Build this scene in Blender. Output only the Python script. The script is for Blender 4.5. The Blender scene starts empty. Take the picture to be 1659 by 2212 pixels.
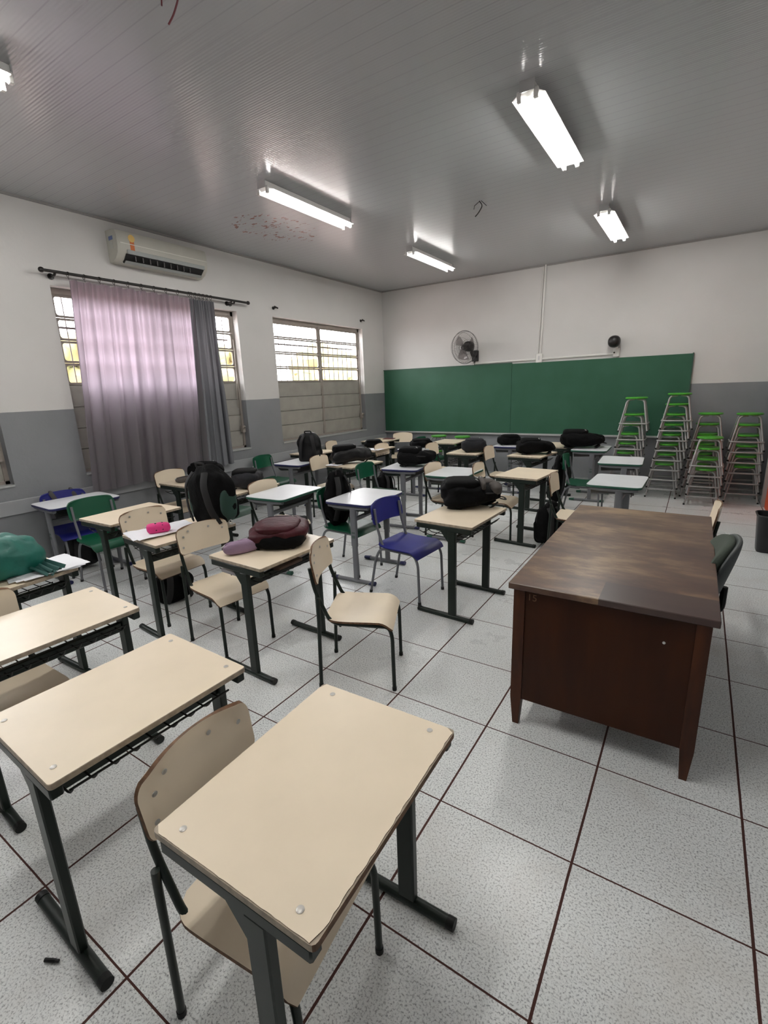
import bpy, bmesh, math, random
from mathutils import Vector, Matrix, noise
random.seed(7)
R = math.radians
COL = bpy.context.scene.collection
# ---------------------------------------------------------------- materials
def mat(name, color, rough=.5, metal=0., spec=.5, noise_amt=0., noise_scale=8., bump=0., bump_scale=60., color2=None, stretch=None, coat=0.):
    m = bpy.data.materials.new(name); m.use_nodes = True
    nt = m.node_tree; b = nt.nodes['Principled BSDF']
    b.inputs['Base Color'].default_value = (*color, 1)
    b.inputs['Roughness'].default_value = rough
    b.inputs['Metallic'].default_value = metal
    b.inputs['Specular IOR Level'].default_value = spec
    if coat: b.inputs['Coat Weight'].default_value = coat
    tc = nt.nodes.new('ShaderNodeTexCoord'); src = tc.outputs['Object']
    if stretch:
        mp = nt.nodes.new('ShaderNodeMapping'); mp.inputs['Scale'].default_value = stretch
        nt.links.new(src, mp.inputs['Vector']); src = mp.outputs['Vector']
    if noise_amt or color2:
        n = nt.nodes.new('ShaderNodeTexNoise'); n.inputs['Scale'].default_value = noise_scale; n.inputs['Detail'].default_value = 5
        nt.links.new(src, n.inputs['Vector'])
        r = nt.nodes.new('ShaderNodeValToRGB')
        c2 = color2 or tuple(c*(1-noise_amt) for c in color)
        r.color_ramp.elements[0].position = .35; r.color_ramp.elements[1].position = .65
        r.color_ramp.elements[0].color = (*c2, 1); r.color_ramp.elements[1].color = (*color, 1)
        nt.links.new(n.outputs['Fac'], r.inputs['Fac']); nt.links.new(r.outputs['Color'], b.inputs['Base Color'])
    if bump:
        n2 = nt.nodes.new('ShaderNodeTexNoise'); n2.inputs['Scale'].default_value = bump_scale; n2.inputs['Detail'].default_value = 3
        nt.links.new(src, n2.inputs['Vector'])
        bp = nt.nodes.new('ShaderNodeBump'); bp.inputs['Strength'].default_value = bump; bp.inputs['Distance'].default_value = .01
        nt.links.new(n2.outputs['Fac'], bp.inputs['Height']); nt.links.new(bp.outputs['Normal'], b.inputs['Normal'])
    return m
def math_node(nt, op, a, b=None, c=None):
    n = nt.nodes.new('ShaderNodeMath'); n.operation = op
    for i, v in enumerate((a, b, c)):
        if v is None: continue
        if isinstance(v, (int, float)): n.inputs[i].default_value = v
        else: nt.links.new(v, n.inputs[i])
    return n.outputs[0]
def mixc(nt, fac, a, b):
    n = nt.nodes.new('ShaderNodeMix'); n.data_type = 'RGBA'
    if isinstance(fac, (int, float)): n.inputs[0].default_value = fac
    else: nt.links.new(fac, n.inputs[0])
    for s, v in ((n.inputs[6], a), (n.inputs[7], b)):
        if isinstance(v, tuple): s.default_value = (*v, 1)
        else: nt.links.new(v, s)
    return n.outputs[2]
def pos_xyz(nt):
    g = nt.nodes.new('ShaderNodeNewGeometry'); s = nt.nodes.new('ShaderNodeSeparateXYZ')
    nt.links.new(g.outputs['Position'], s.inputs[0]); return g.outputs['Position'], s.outputs
def tex_noise(nt, vec, scale, detail=4, rough=.5):
    n = nt.nodes.new('ShaderNodeTexNoise'); n.inputs['Scale'].default_value = scale; n.inputs['Detail'].default_value = detail
    n.inputs['Roughness'].default_value = rough; nt.links.new(vec, n.inputs['Vector']); return n.outputs['Fac']
def ramp(nt, fac, stops):
    r = nt.nodes.new('ShaderNodeValToRGB'); e = r.color_ramp.elements
    while len(e) < len(stops): e.new(.5)
    for el, (p, c) in zip(e, stops): el.position = p; el.color = (*c, 1)
    nt.links.new(fac, r.inputs['Fac']); return r.outputs['Color']

def wall_mat():
    m = bpy.data.materials.new('two_tone_wall_paint'); m.use_nodes = True; nt = m.node_tree; b = nt.nodes['Principled BSDF']
    P, s = pos_xyz(nt)
    n = tex_noise(nt, P, 1.2, 6); up = ramp(nt, n, [(.3, (.60, .585, .57)), (.7, (.65, .635, .62))])
    n2 = tex_noise(nt, P, 2.5, 6); lo = ramp(nt, n2, [(.3, (.215, .222, .235)), (.7, (.245, .252, .265))])
    edge = math_node(nt, 'ADD', s[2], math_node(nt, 'MULTIPLY', tex_noise(nt, P, 6), .006))
    c = mixc(nt, math_node(nt, 'GREATER_THAN', edge, 1.513), lo, up)
    nt.links.new(c, b.inputs['Base Color']); b.inputs['Roughness'].default_value = .55; b.inputs['Specular IOR Level'].default_value = .35
    bp = nt.nodes.new('ShaderNodeBump'); bp.inputs['Strength'].default_value = .12; bp.inputs['Distance'].default_value = .01
    nt.links.new(tex_noise(nt, P, 35, 3), bp.inputs['Height']); nt.links.new(bp.outputs['Normal'], b.inputs['Normal'])
    return m
def floor_mat():
    m = bpy.data.materials.new('speckled_ceramic_tiles'); m.use_nodes = True; nt = m.node_tree; b = nt.nodes['Principled BSDF']
    P, s = pos_xyz(nt)
    def line(c, w):
        f = math_node(nt, 'FRACT', math_node(nt, 'ADD', math_node(nt, 'MULTIPLY', c, 2.), 100.5))
        d = math_node(nt, 'ABSOLUTE', math_node(nt, 'SUBTRACT', f, .5))
        return math_node(nt, 'LESS_THAN', d, w)
    wob = math_node(nt, 'MULTIPLY', math_node(nt, 'SUBTRACT', tex_noise(nt, P, 3), .5), .004)
    gx = line(math_node(nt, 'ADD', s[0], wob), .0085); gy = line(math_node(nt, 'ADD', s[1], wob), .0058)
    g = math_node(nt, 'MAXIMUM', gx, gy)
    sp = tex_noise(nt, P, 150, 3, .7)
    base = ramp(nt, sp, [(.36, (.30, .31, .32)), (.45, (.68, .70, .70)), (.52, (.83, .85, .845))])
    dirt = tex_noise(nt, P, 1.7, 7, .65)
    base2 = mixc(nt, ramp(nt, dirt, [(.52, (0, 0, 0)), (.75, (.5, .5, .5))]), base, (.56, .52, .47))
    sc = tex_noise(nt, P, 9, 5, .7)
    base3 = mixc(nt, ramp(nt, sc, [(.70, (0, 0, 0)), (.76, (.6, .6, .6))]), base2, (.20, .16, .13))
    gcol = mixc(nt, tex_noise(nt, P, 4), (.045, .012, .010), (.085, .030, .022))
    nt.links.new(mixc(nt, g, base3, gcol), b.inputs['Base Color'])
    rr = nt.nodes.new('ShaderNodeMapRange'); rr.inputs[3].default_value = .2; rr.inputs[4].default_value = .38
    nt.links.new(dirt, rr.inputs[0])
    rmix = math_node(nt, 'MAXIMUM', rr.outputs[0], math_node(nt, 'MULTIPLY', g, .9)); nt.links.new(rmix, b.inputs['Roughness'])
    bp = nt.nodes.new('ShaderNodeBump'); bp.inputs['Strength'].default_value = .5; bp.inputs['Distance'].default_value = .002; bp.invert = True
    nt.links.new(g, bp.inputs['Height'])
    nt.links.new(bp.outputs['Normal'], b.inputs['Normal'])
    return m
def ceiling_mat():
    m = bpy.data.materials.new('grooved_plastic_ceiling'); m.use_nodes = True; nt = m.node_tree; b = nt.nodes['Principled BSDF']
    P, s = pos_xyz(nt)
    f = math_node(nt, 'FRACT', math_node(nt, 'ADD', math_node(nt, 'MULTIPLY', s[1], 10.), 100.))
    d = math_node(nt, 'ABSOLUTE', math_node(nt, 'SUBTRACT', f, .5))
    g = math_node(nt, 'LESS_THAN', d, .035)
    col = mixc(nt, g, (.445, .455, .47), (.395, .40, .415))
    # reddish peeled spots near the window wall
    dx = math_node(nt, 'MULTIPLY', math_node(nt, 'ADD', s[0], 3.42), 2.6); dy = math_node(nt, 'MULTIPLY', math_node(nt, 'SUBTRACT', s[1], 2.95), 1.8)
    rad = math_node(nt, 'ADD', math_node(nt, 'MULTIPLY', dx, dx), math_node(nt, 'MULTIPLY', dy, dy))
    mp = nt.nodes.new('ShaderNodeMapping'); mp.inputs['Scale'].default_value = (9, 16, 1); nt.links.new(P, mp.inputs['Vector'])
    sp = math_node(nt, 'GREATER_THAN', tex_noise(nt, mp.outputs['Vector'], 1.4, 3), .615)
    k = math_node(nt, 'MULTIPLY', math_node(nt, 'LESS_THAN', rad, 1.), sp)
    col = mixc(nt, k, col, (.22, .06, .04))
    nt.links.new(col, b.inputs['Base Color']); b.inputs['Roughness'].default_value = .20; b.inputs['Specular IOR Level'].default_value = .6
    wv = math_node(nt, 'MULTIPLY', math_node(nt, 'SINE', math_node(nt, 'MULTIPLY', s[1], 62.83*5)), .3)
    h = math_node(nt, 'ADD', math_node(nt, 'SUBTRACT', 1., g), wv)
    bp = nt.nodes.new('ShaderNodeBump'); bp.inputs['Strength'].default_value = .25; bp.inputs['Distance'].default_value = .003
    nt.links.new(h, bp.inputs['Height']); nt.links.new(bp.outputs['Normal'], b.inputs['Normal'])
    return m
def wood_top_mat():
    m = bpy.data.materials.new('worn_brown_desk_wood'); m.use_nodes = True; nt = m.node_tree; b = nt.nodes['Principled BSDF']
    tc = nt.nodes.new('ShaderNodeTexCoord'); mp = nt.nodes.new('ShaderNodeMapping'); mp.inputs['Scale'].default_value = (1.8, 4.2, 4)
    nt.links.new(tc.outputs['Object'], mp.inputs['Vector'])
    v = mp.outputs['Vector']
    n1 = tex_noise(nt, v, 1.5, 8, .65); c = ramp(nt, n1, [(.36, (.078, .040, .029)), (.5, (.14, .080, .050)), (.62, (.28, .18, .10))])
    n2 = tex_noise(nt, v, 7, 5, .6)
    c = mixc(nt, ramp(nt, n2, [(.66, (0, 0, 0)), (.76, (.5, .5, .5))]), c, (.34, .23, .14))
    # darker rectangular unworn patch close to the near right corner, and a dark band along the right
    s = nt.nodes.new('ShaderNodeSeparateXYZ'); nt.links.new(tc.outputs['Object'], s.inputs[0])
    px = math_node(nt, 'GREATER_THAN', s.outputs[0], -.02); py = math_node(nt, 'LESS_THAN', s.outputs[1], -.60)
    k = math_node(nt, 'MULTIPLY', px, py)
    c = mixc(nt, math_node(nt, 'MULTIPLY', k, .92), c, (.050, .031, .029))
    rx = nt.nodes.new('ShaderNodeMapRange'); rx.inputs[1].default_value = -.1; rx.inputs[2].default_value = .35; nt.links.new(s.outputs[0], rx.inputs[0])
    c = mixc(nt, math_node(nt, 'MULTIPLY', rx.outputs[0], .45), c, (.065, .035, .030))
    nt.links.new(c, b.inputs['Base Color']); b.inputs['Roughness'].default_value = .34; b.inputs['Specular IOR Level'].default_value = .5
    return m
def glass_mat(tint=(.93, .95, .95)):
    m = bpy.data.materials.new('thin_window_glass'); m.use_nodes = True; nt = m.node_tree; nt.nodes.clear()
    o = nt.nodes.new('ShaderNodeOutputMaterial'); t = nt.nodes.new('ShaderNodeBsdfTransparent'); t.inputs[0].default_value = (*tint, 1)
    g = nt.nodes.new('ShaderNodeBsdfGlossy'); g.inputs['Roughness'].default_value = .02
    mx = nt.nodes.new('ShaderNodeMixShader'); mx.inputs[0].default_value = .07
    nt.links.new(t.outputs[0], mx.inputs[1]); nt.links.new(g.outputs[0], mx.inputs[2]); nt.links.new(mx.outputs[0], o.inputs[0]); return m
def fabric_translucent(name, col, tcol, k):
    m = bpy.data.materials.new(name); m.use_nodes = True; nt = m.node_tree; nt.nodes.clear()
    o = nt.nodes.new('ShaderNodeOutputMaterial'); d = nt.nodes.new('ShaderNodeBsdfDiffuse'); d.inputs[0].default_value = (*col, 1)
    t = nt.nodes.new('ShaderNodeBsdfTranslucent'); t.inputs[0].default_value = (*tcol, 1)
    mx = nt.nodes.new('ShaderNodeMixShader'); mx.inputs[0].default_value = k
    nt.links.new(d.outputs[0], mx.inputs[1]); nt.links.new(t.outputs[0], mx.inputs[2]); nt.links.new(mx.outputs[0], o.inputs[0]); return m
def emit(name, col, s):
    m = bpy.data.materials.new(name); m.use_nodes = True; nt = m.node_tree; nt.nodes.clear()
    o = nt.nodes.new('ShaderNodeOutputMaterial'); e = nt.nodes.new('ShaderNodeEmission'); e.inputs[0].default_value = (*col, 1); e.inputs[1].default_value = s
    nt.links.new(e.outputs[0], o.inputs[0]); return m

TUBE_STRENGTH = 34.0
M = dict(
 wall=wall_mat(), floor=floor_mat(), ceiling=ceiling_mat(), desk_top_wood=wood_top_mat(), glass=glass_mat(),
 skirting=mat('grey_tile_skirting', (.40, .41, .41), .35, noise_amt=.25, noise_scale=30),
 board=mat('green_chalkboard', (.020, .094, .050), .55, noise_scale=3, spec=.4, color2=(.026, .104, .060)),
 alu=mat('dull_aluminium', (.55, .55, .55), .4, metal=.6),
 cream=mat('cream_laminate', (.86, .735, .565), .36, noise_amt=.06, noise_scale=5),
 cream_edge=mat('cream_laminate_edge', (.47, .385, .29), .5, noise_amt=.35, noise_scale=40),
 brown_edge=mat('bare_brown_chipboard_edge', (.20, .10, .05), .7, noise_amt=.5, noise_scale=60),
 white_top=mat('white_laminate', (.74, .75, .78), .32, noise_amt=.05),
 green_black=mat('dark_green_painted_steel', (.010, .017, .013), .38, spec=.35),
 black_metal=mat('black_wire', (.006, .007, .0065), .5, spec=.3),
 grey_metal=mat('grey_painted_steel', (.16, .165, .18), .4),
 silver=mat('silver_painted_steel', (.34, .335, .33), .35, metal=.25),
 green_pl=mat('green_plastic', (.003, .080, .038), .38),
 blue_pl=mat('blue_plastic', (.014, .018, .19), .42),
 lime=mat('lime_green_plastic', (.07, .36, .03), .28),
 blue_edge=mat('navy_plastic_edge', (.012, .016, .09), .45),
 green_edge=mat('green_plastic_edge', (.012, .09, .055), .45),
 tray=mat('black_plastic_tray', (.006, .006, .007), .5),
 screw=mat('steel_rivet', (.5, .48, .45), .4, metal=.5),
 side_wood=mat('dark_brown_side_wood', (.046, .013, .0035), .42, spec=.2, color2=(.032, .009, .003), noise_scale=2.2, stretch=(6, 6, 1)),
 leg_wood=mat('brown_leg_wood', (.080, .024, .008), .45, spec=.25, color2=(.040, .013, .006), noise_scale=4, stretch=(5, 5, .8)),
 scratch=mat('light_scratched_wood', (.16, .075, .035), .6),
 white_pl=mat('aged_white_plastic', (.50, .49, .435), .4, noise_amt=.06, noise_scale=6),
 white_metal=mat('white_enamel_sheet', (.72, .71, .69), .35),
 slot=mat('dark_vent_interior', (.015, .015, .015), .7),
 slot_grey=mat('grey_louvre_plastic', (.33, .35, .34), .4),
 orange_st=mat('orange_sticker', (.62, .16, .04), .5), yellow_st=mat('yellow_sticker', (.75, .5, .15), .5), blue_st=mat('blue_sticker', (.12, .17, .36), .5),
 taupe=mat('taupe_window_steel', (.30, .265, .235), .5, noise_amt=.12, noise_scale=10),
 panel=mat('beige_grey_steel_panel', (.36, .345, .31), .5, noise_amt=.12, noise_scale=6),
 rod=mat('black_curtain_rod', (.010, .008, .007), .4),
 sheer=fabric_translucent('thin_grey_lilac_curtain', (.20, .195, .20), (.46, .37, .45), .42),
 curtain=fabric_translucent('grey_curtain', (.185, .19, .205), (.2, .18, .2), .08),
 black_cloth=mat('black_backpack_cloth', (.0030, .0030, .0034), .8, spec=.12, bump=.35, bump_scale=45),
 black_shiny=mat('black_nylon', (.004, .004, .005), .5, spec=.3, bump=.3, bump_scale=30),
 char_cloth=mat('charcoal_cloth', (.020, .0205, .024), .8, spec=.2, bump=.35, bump_scale=40),
 grey_cloth=mat('brown_grey_cloth', (.085, .075, .070), .8, spec=.2, bump=.3, bump_scale=40),
 maroon=mat('maroon_nylon', (.060, .005, .012), .55, spec=.3, noise_amt=.3, bump=.5, bump_scale=22),
 teal=mat('teal_green_drawstring_cloth', (.006, .15, .115), .55, noise_amt=.3, bump=.6, bump_scale=16),
 pink=mat('hot_pink_cloth', (.72, .035, .22), .55, bump=.3, bump_scale=30),
 lavender=mat('lavender_cloth', (.30, .20, .30), .7, noise_amt=.15, bump=.5, bump_scale=25),
 strap=mat('black_webbing', (.012, .012, .013), .8), strap_grey=mat('grey_webbing', (.075, .07, .07), .8), dkgreen_cl=mat('dark_green_nylon', (.012, .045, .032), .6),
 paper=mat('white_paper', (.82, .82, .86), .7), paper2=mat('plastic_folder', (.45, .42, .44), .25), book=mat('brown_notebook_cover', (.10, .06, .045), .5),
 white_mark=mat('white_print', (.7, .7, .7), .6), red_print=mat('salmon_print', (.62, .25, .18), .6),
 fan_black=mat('black_fan_plastic', (.010, .008, .008), .4), fan_wire=mat('dark_fan_wire', (.06, .055, .055), .4, metal=.4),
 pvc=mat('white_pvc_conduit', (.74, .73, .70), .45), wire_red=mat('dark_red_wire', (.10, .012, .02), .5),
 tube_on=emit('lit_fluorescent_tube', (1., .985, .94), TUBE_STRENGTH), tube_off=mat('unlit_fluorescent_tube', (.78, .80, .80), .2),
 olive_cloth=mat('grey_green_upholstery', (.055, .070, .055), .85, bump=.2, bump_scale=80), shell=mat('dark_grey_shell', (.06, .068, .068), .5),
 bin=mat('black_bin_plastic', (.012, .012, .014), .4), orange=mat('orange_door_paint', (.68, .075, .008), .4), jamb=mat('grey_door_jamb', (.33, .33, .32), .5),
 toy=mat('orange_brown_plush', (.42, .17, .05), .9), buckle=mat('white_plastic_buckle', (.6, .6, .58), .4),
 ext_ground=mat('outdoor_paving', (.34, .26, .24), .9), ext_wall=mat('pink_building', (.30, .17, .15), .8, noise_amt=.15), ext_leaf=mat('pale_green_leaves', (.19, .22, .10), .7, color2=(.30, .23, .10), noise_scale=2), ext_trunk=mat('tree_bark', (.08, .05, .04), .9),
 bars=mat('outside_security_bars', (.07, .055, .055), .5),
)
# ---------------------------------------------------------------- mesh builder
class MB:
    def __init__(self): self.v = []; self.f = []; self.mi = []; self.T = Matrix.Identity(4)
    def add(self, vs, fs, mi=0):
        o = len(self.v); self.v += [self.T @ Vector(p) for p in vs]; self.f += [tuple(i+o for i in f) for f in fs]; self.mi += [mi]*len(fs)
    def box(self, a, b, mi=0, c=0.):
        x0, y0, z0 = a; x1, y1, z1 = b
        if c <= 0:
            vs = [(x0,y0,z0),(x1,y0,z0),(x1,y1,z0),(x0,y1,z0),(x0,y0,z1),(x1,y0,z1),(x1,y1,z1),(x0,y1,z1)]
            self.add(vs, [(0,3,2,1),(4,5,6,7),(0,1,5,4),(1,2,6,5),(2,3,7,6),(3,0,4,7)], mi)
        else:
            poly = [(x0+c,y0),(x1-c,y0),(x1,y0+c),(x1,y1-c),(x1-c,y1),(x0+c,y1),(x0,y1-c),(x0,y0+c)]
            self.prism(poly, z0, z1, mi, ch=c)
    def prism(self, poly, z0, z1, mi=0, ch=0., mi_side=None):
        n = len(poly); ms = mi if mi_side is None else mi_side
        cx = sum(p[0] for p in poly)/n; cy = sum(p[1] for p in poly)/n
        def ring(z, k):
            out = []
            for i, p in enumerate(poly):
                a = Vector(poly[i-1]); b = Vector(poly[(i+1) % n]); t = (b-a)
                nn = Vector((t[1], -t[0]));
                if nn.length > 0: nn.normalize()
                out.append((p[0]-nn[0]*k, p[1]-nn[1]*k, z))
            return out
        rs = [ring(z0, ch), ring(z0+ch, 0), ring(z1-ch, 0), ring(z1, ch)] if ch > 0 else [ring(z0, 0), ring(z1, 0)]
        vs = [p for r in rs for p in r]; fs = []
        for k in range(len(rs)-1):
            fs += [(k*n+i, k*n+(i+1) % n, (k+1)*n+(i+1) % n, (k+1)*n+i) for i in range(n)]
        self.add(vs, fs, ms)
        o = len(self.v)-len(vs); L = (len(rs)-1)*n
        self.f.append(tuple(o+i for i in reversed(range(n)))); self.mi.append(ms)
        self.f.append(tuple(o+L+i for i in range(n))); self.mi.append(mi)
    def tube(self, path, r, seg=8, mi=0, flat=1., closed=False, ends=True):
        P = [Vector(p) for p in path]; n = len(P); rings = []
        t0 = (P[1]-P[0]).normalized(); up = Vector((0, 0, 1)) if abs(t0.z) < .9 else Vector((0, 1, 0))
        x = t0.cross(up).normalized()
        for i in range(n):
            if closed: t = (P[(i+1) % n]-P[i-1])
            else: t = P[min(i+1, n-1)]-P[max(i-1, 0)]
            t.normalize(); x = (x - t*x.dot(t)).normalized(); y = t.cross(x)
            rr = r[i] if isinstance(r, (list, tuple)) else r
            rings.append([P[i]+x*math.cos(2*math.pi*k/seg)*rr+y*math.sin(2*math.pi*k/seg)*rr*flat for k in range(seg)])
        vs = [p for q in rings for p in q]; fs = []
        for i in range(n if closed else n-1):
            j = (i+1) % n
            fs += [(i*seg+k, i*seg+(k+1) % seg, j*seg+(k+1) % seg, j*seg+k) for k in range(seg)]
        if not closed and ends:
            fs += [tuple(reversed(range(seg))), tuple((n-1)*seg+k for k in range(seg))]
        self.add(vs, fs, mi)
    def lathe(self, prof, c=(0, 0, 0), seg=24, mi=0, axis='z'):
        vs = []; fs = []; n = len(prof)
        for (r, z) in prof:
            for k in range(seg):
                a = 2*math.pi*k/seg; p = (r*math.cos(a), r*math.sin(a), z)
                if axis == 'y': p = (p[0], -p[2], p[1])
                if axis == 'x': p = (p[2], p[0], p[1])
                vs.append((p[0]+c[0], p[1]+c[1], p[2]+c[2]))
        for i in range(n-1):
            fs += [(i*seg+k, i*seg+(k+1) % seg, (i+1)*seg+(k+1) % seg, (i+1)*seg+k) for k in range(seg)]
        fs += [tuple(reversed(range(seg))), tuple((n-1)*seg+k for k in range(seg))]
        self.add(vs, fs, mi)
    def sheet(self, fn, nu, nv, th, mi=0, mi_edge=None):
        """closed slab: fn(u,v) -> point, u,v in 0..1, thickness along the normal"""
        g = [[Vector(fn(i/nu, j/nv)) for j in range(nv+1)] for i in range(nu+1)]
        top = []; bot = []
        for i in range(nu+1):
            for j in range(nv+1):
                du = g[min(i+1, nu)][j]-g[max(i-1, 0)][j]; dv = g[i][min(j+1, nv)]-g[i][max(j-1, 0)]
                n = du.cross(dv); n = n.normalized() if n.length > 1e-9 else Vector((0, 0, 1))
                top.append(g[i][j]+n*th/2); bot.append(g[i][j]-n*th/2)
        w = nv+1; N = len(top); fs = []
        for i in range(nu):
            for j in range(nv):
                a = i*w+j; fs.append((a, a+w, a+w+1, a+1)); fs.append((N+a, N+a+1, N+a+w+1, N+a+w))
        self.add(top+bot, fs, mi)
        o = len(self.v)-2*N; me = mi if mi_edge is None else mi_edge
        bd = [i*w for i in range(nu+1)] + [nu*w+j for j in range(1, nv+1)] + [i*w+nv for i in range(nu-1, -1, -1)] + [j for j in range(nv-1, 0, -1)]
        for k in range(len(bd)):
            a = bd[k]; b = bd[(k+1) % len(bd)]; self.f.append((o+a, o+N+a, o+N+b, o+b)); self.mi.append(me)
    def blob(self, c, s, e=.55, nu=28, nv=18, namp=0., nsc=4., seed=0, mi=0, flat_bottom=False, fn=None):
        def sp(x, p): return math.copysign(abs(x)**p, x)
        vs = []; fs = []
        for j in range(nv+1):
            ph = -math.pi/2+math.pi*j/nv
            for i in range(nu):
                th = 2*math.pi*i/nu
                p = Vector((sp(math.cos(ph), e)*sp(math.cos(th), e), sp(math.cos(ph), e)*sp(math.sin(th), e), sp(math.sin(ph), e)))
                q = Vector((p.x*s[0], p.y*s[1], p.z*s[2]))
                if fn: q = Vector(fn(p, q))
                if namp:
                    nz = noise.noise(Vector((q.x*nsc*2.2+seed*3.1, q.y*nsc*2.2, q.z*nsc*2.2)))+.5*noise.noise(Vector((q.x*nsc*6, q.y*nsc*6+seed, q.z*nsc*6)))
                    rd = 1-abs(noise.noise(Vector((q.x*9+seed, q.y*9, q.z*4+seed*2))))*3
                    q = q*(1+namp*nz+namp*.16*max(0, rd))
                vs.append(q+Vector(c))
        for j in range(nv):
            fs += [(j*nu+i, j*nu+(i+1) % nu, (j+1)*nu+(i+1) % nu, (j+1)*nu+i) for i in range(nu)]
        self.add(vs, fs, mi)
    def build(self, name, mats, parent=None, smooth=True, angle=38):
        me = bpy.data.meshes.new(name); me.from_pydata([tuple(p) for p in self.v], [], self.f)
        ms = mats if isinstance(mats, (list, tuple)) else [mats]
        for m in ms: me.materials.append(m)
        for p, k in zip(me.polygons, self.mi): p.material_index = k
        bm = bmesh.new(); bm.from_mesh(me); bmesh.ops.remove_doubles(bm, verts=bm.verts, dist=1e-6)
        bmesh.ops.recalc_face_normals(bm, faces=bm.faces)
        for e in bm.edges:
            if len(e.link_faces) == 2 and e.calc_face_angle(0) > R(angle): e.smooth = False
        for f in bm.faces: f.smooth = smooth
        bm.to_mesh(me); bm.free()
        o = bpy.data.objects.new(name, me); COL.objects.link(o)
        if parent: o.parent = parent
        return o
def rrect(w, d, r, n=5, cx=0, cy=0):
    out = []
    for (sx, sy, a0) in ((1, -1, -90), (1, 1, 0), (-1, 1, 90), (-1, -1, 180)):
        for k in range(n+1):
            a = R(a0+90*k/n); out.append((cx+sx*(w/2-r)+r*math.cos(a), cy+sy*(d/2-r)+r*math.sin(a)))
    return out
def fillet(pts, r, n=6):
    P = [Vector(p) for p in pts]; out = [P[0]]
    for i in range(1, len(P)-1):
        a = (P[i-1]-P[i]); b = (P[i+1]-P[i]); ra = min(r, a.length*.49, b.length*.49)
        s = P[i]+a.normalized()*ra; e = P[i]+b.normalized()*ra
        for k in range(n+1):
            t = k/n; out.append(s*(1-t)**2+P[i]*2*t*(1-t)+e*t*t)
    out.append(P[-1]); return out
def empty(name, label=None, cat=None, loc=(0, 0, 0), rz=0., group=None):
    o = bpy.data.objects.new(name, None); COL.objects.link(o); o.location = loc; o.rotation_euler = (0, 0, rz); o.empty_display_size = .05
    if label: o['label'] = label
    if cat: o['category'] = cat
    if group: o['group'] = group
    return o
def tag(o, label, cat, group=None):
    o['label'] = label; o['category'] = cat
    if group: o['group'] = group
    return o
def struct(o): o['kind'] = 'structure'; return o
def copy_tree(o, parent=None):
    c = o.copy(); COL.objects.link(c)
    if parent: c.parent = parent
    for ch in list(o.children): copy_tree(ch, c)
    return c
def place(proto, used, loc, rz, label, cat, group):
    o = proto if not used.get(proto.name) else copy_tree(proto)
    used[proto.name] = True
    o.location = loc; o.rotation_euler = (0, 0, rz); o['label'] = label; o['category'] = cat; o['group'] = group
    return o
USED = {}
# ---------------------------------------------------------------- room
XL, XR, YB, YF, H = -4.50, 1.56, 6.726, -2.9, 3.34
WINS = [(1.0, 3.2), (3.84, 6.04), (-1.83, .37)]; WZ0, WZ1 = .86, 2.64; TH = .16
m = MB(); m.box((XL-.3, YF-.2, -.1), (XR+.2, YB+.2, 0)); struct(m.build('floor', M['floor'], smooth=False))
m = MB(); m.box((XL-.3, YF-.2, H), (XR+.2, YB+.2, H+.08)); struct(m.build('ceiling', M['ceiling'], smooth=False))
m = MB()
ys = sorted([YF-.2, YB+.2]+[y for w in WINS for y in w])
segs = [(ys[i], ys[i+1]) for i in range(len(ys)-1)]
for (a, b) in segs:
    if any(abs(a-w[0]) < 1e-6 for w in WINS):
        m.box((XL-TH, a, 0), (XL, b, WZ0)); m.box((XL-TH, a, WZ1), (XL, b, H))
    else: m.box((XL-TH, a, 0), (XL, b, H))
struct(m.build('wall_left', M['wall'], smooth=False))
m = MB(); m.box((XL-.1, YB, 0), (XR+.1, YB+.15, H)); struct(m.build('wall_back', M['wall'], smooth=False))
m = MB(); m.box((XR, YF, 0), (XR+.15, YB+.1, H)); struct(m.build('wall_right', M['wall'], smooth=False))
m = MB(); m.box((XL, YF-.15, 0), (XR+.1, YF, H)); struct(m.build('wall_front', M['wall'], smooth=False))
m = MB(); m.box((XL, YB-.01, 0), (XR, YB, .085)); struct(m.build('baseboard_back', M['skirting'], smooth=False))
m = MB(); m.box((XL, YF, 0), (XL+.01, YB, .085)); struct(m.build('baseboard_left', M['skirting'], smooth=False))
# raised painted band along the window wall under the sills
m = MB(); m.box((XL, YF, .59), (XL+.022, 6.7, .725), c=.006); struct(m.build('trim_1', mat('grey_painted_ledge', (.31, .32, .33), .55), smooth=False))
# thin plastic cove where ceiling meets the walls
m = MB(); m.box((XL, YF, H-.018), (XL+.02, YB, H)); m.box((XL, YB-.02, H-.018), (XR, YB, H)); m.box((XR-.02, YF, H-.018), (XR, YB, H))
struct(m.build('trim_2', mat('grey_ceiling_cove', (.30, .29, .28), .5), smooth=False))

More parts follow.
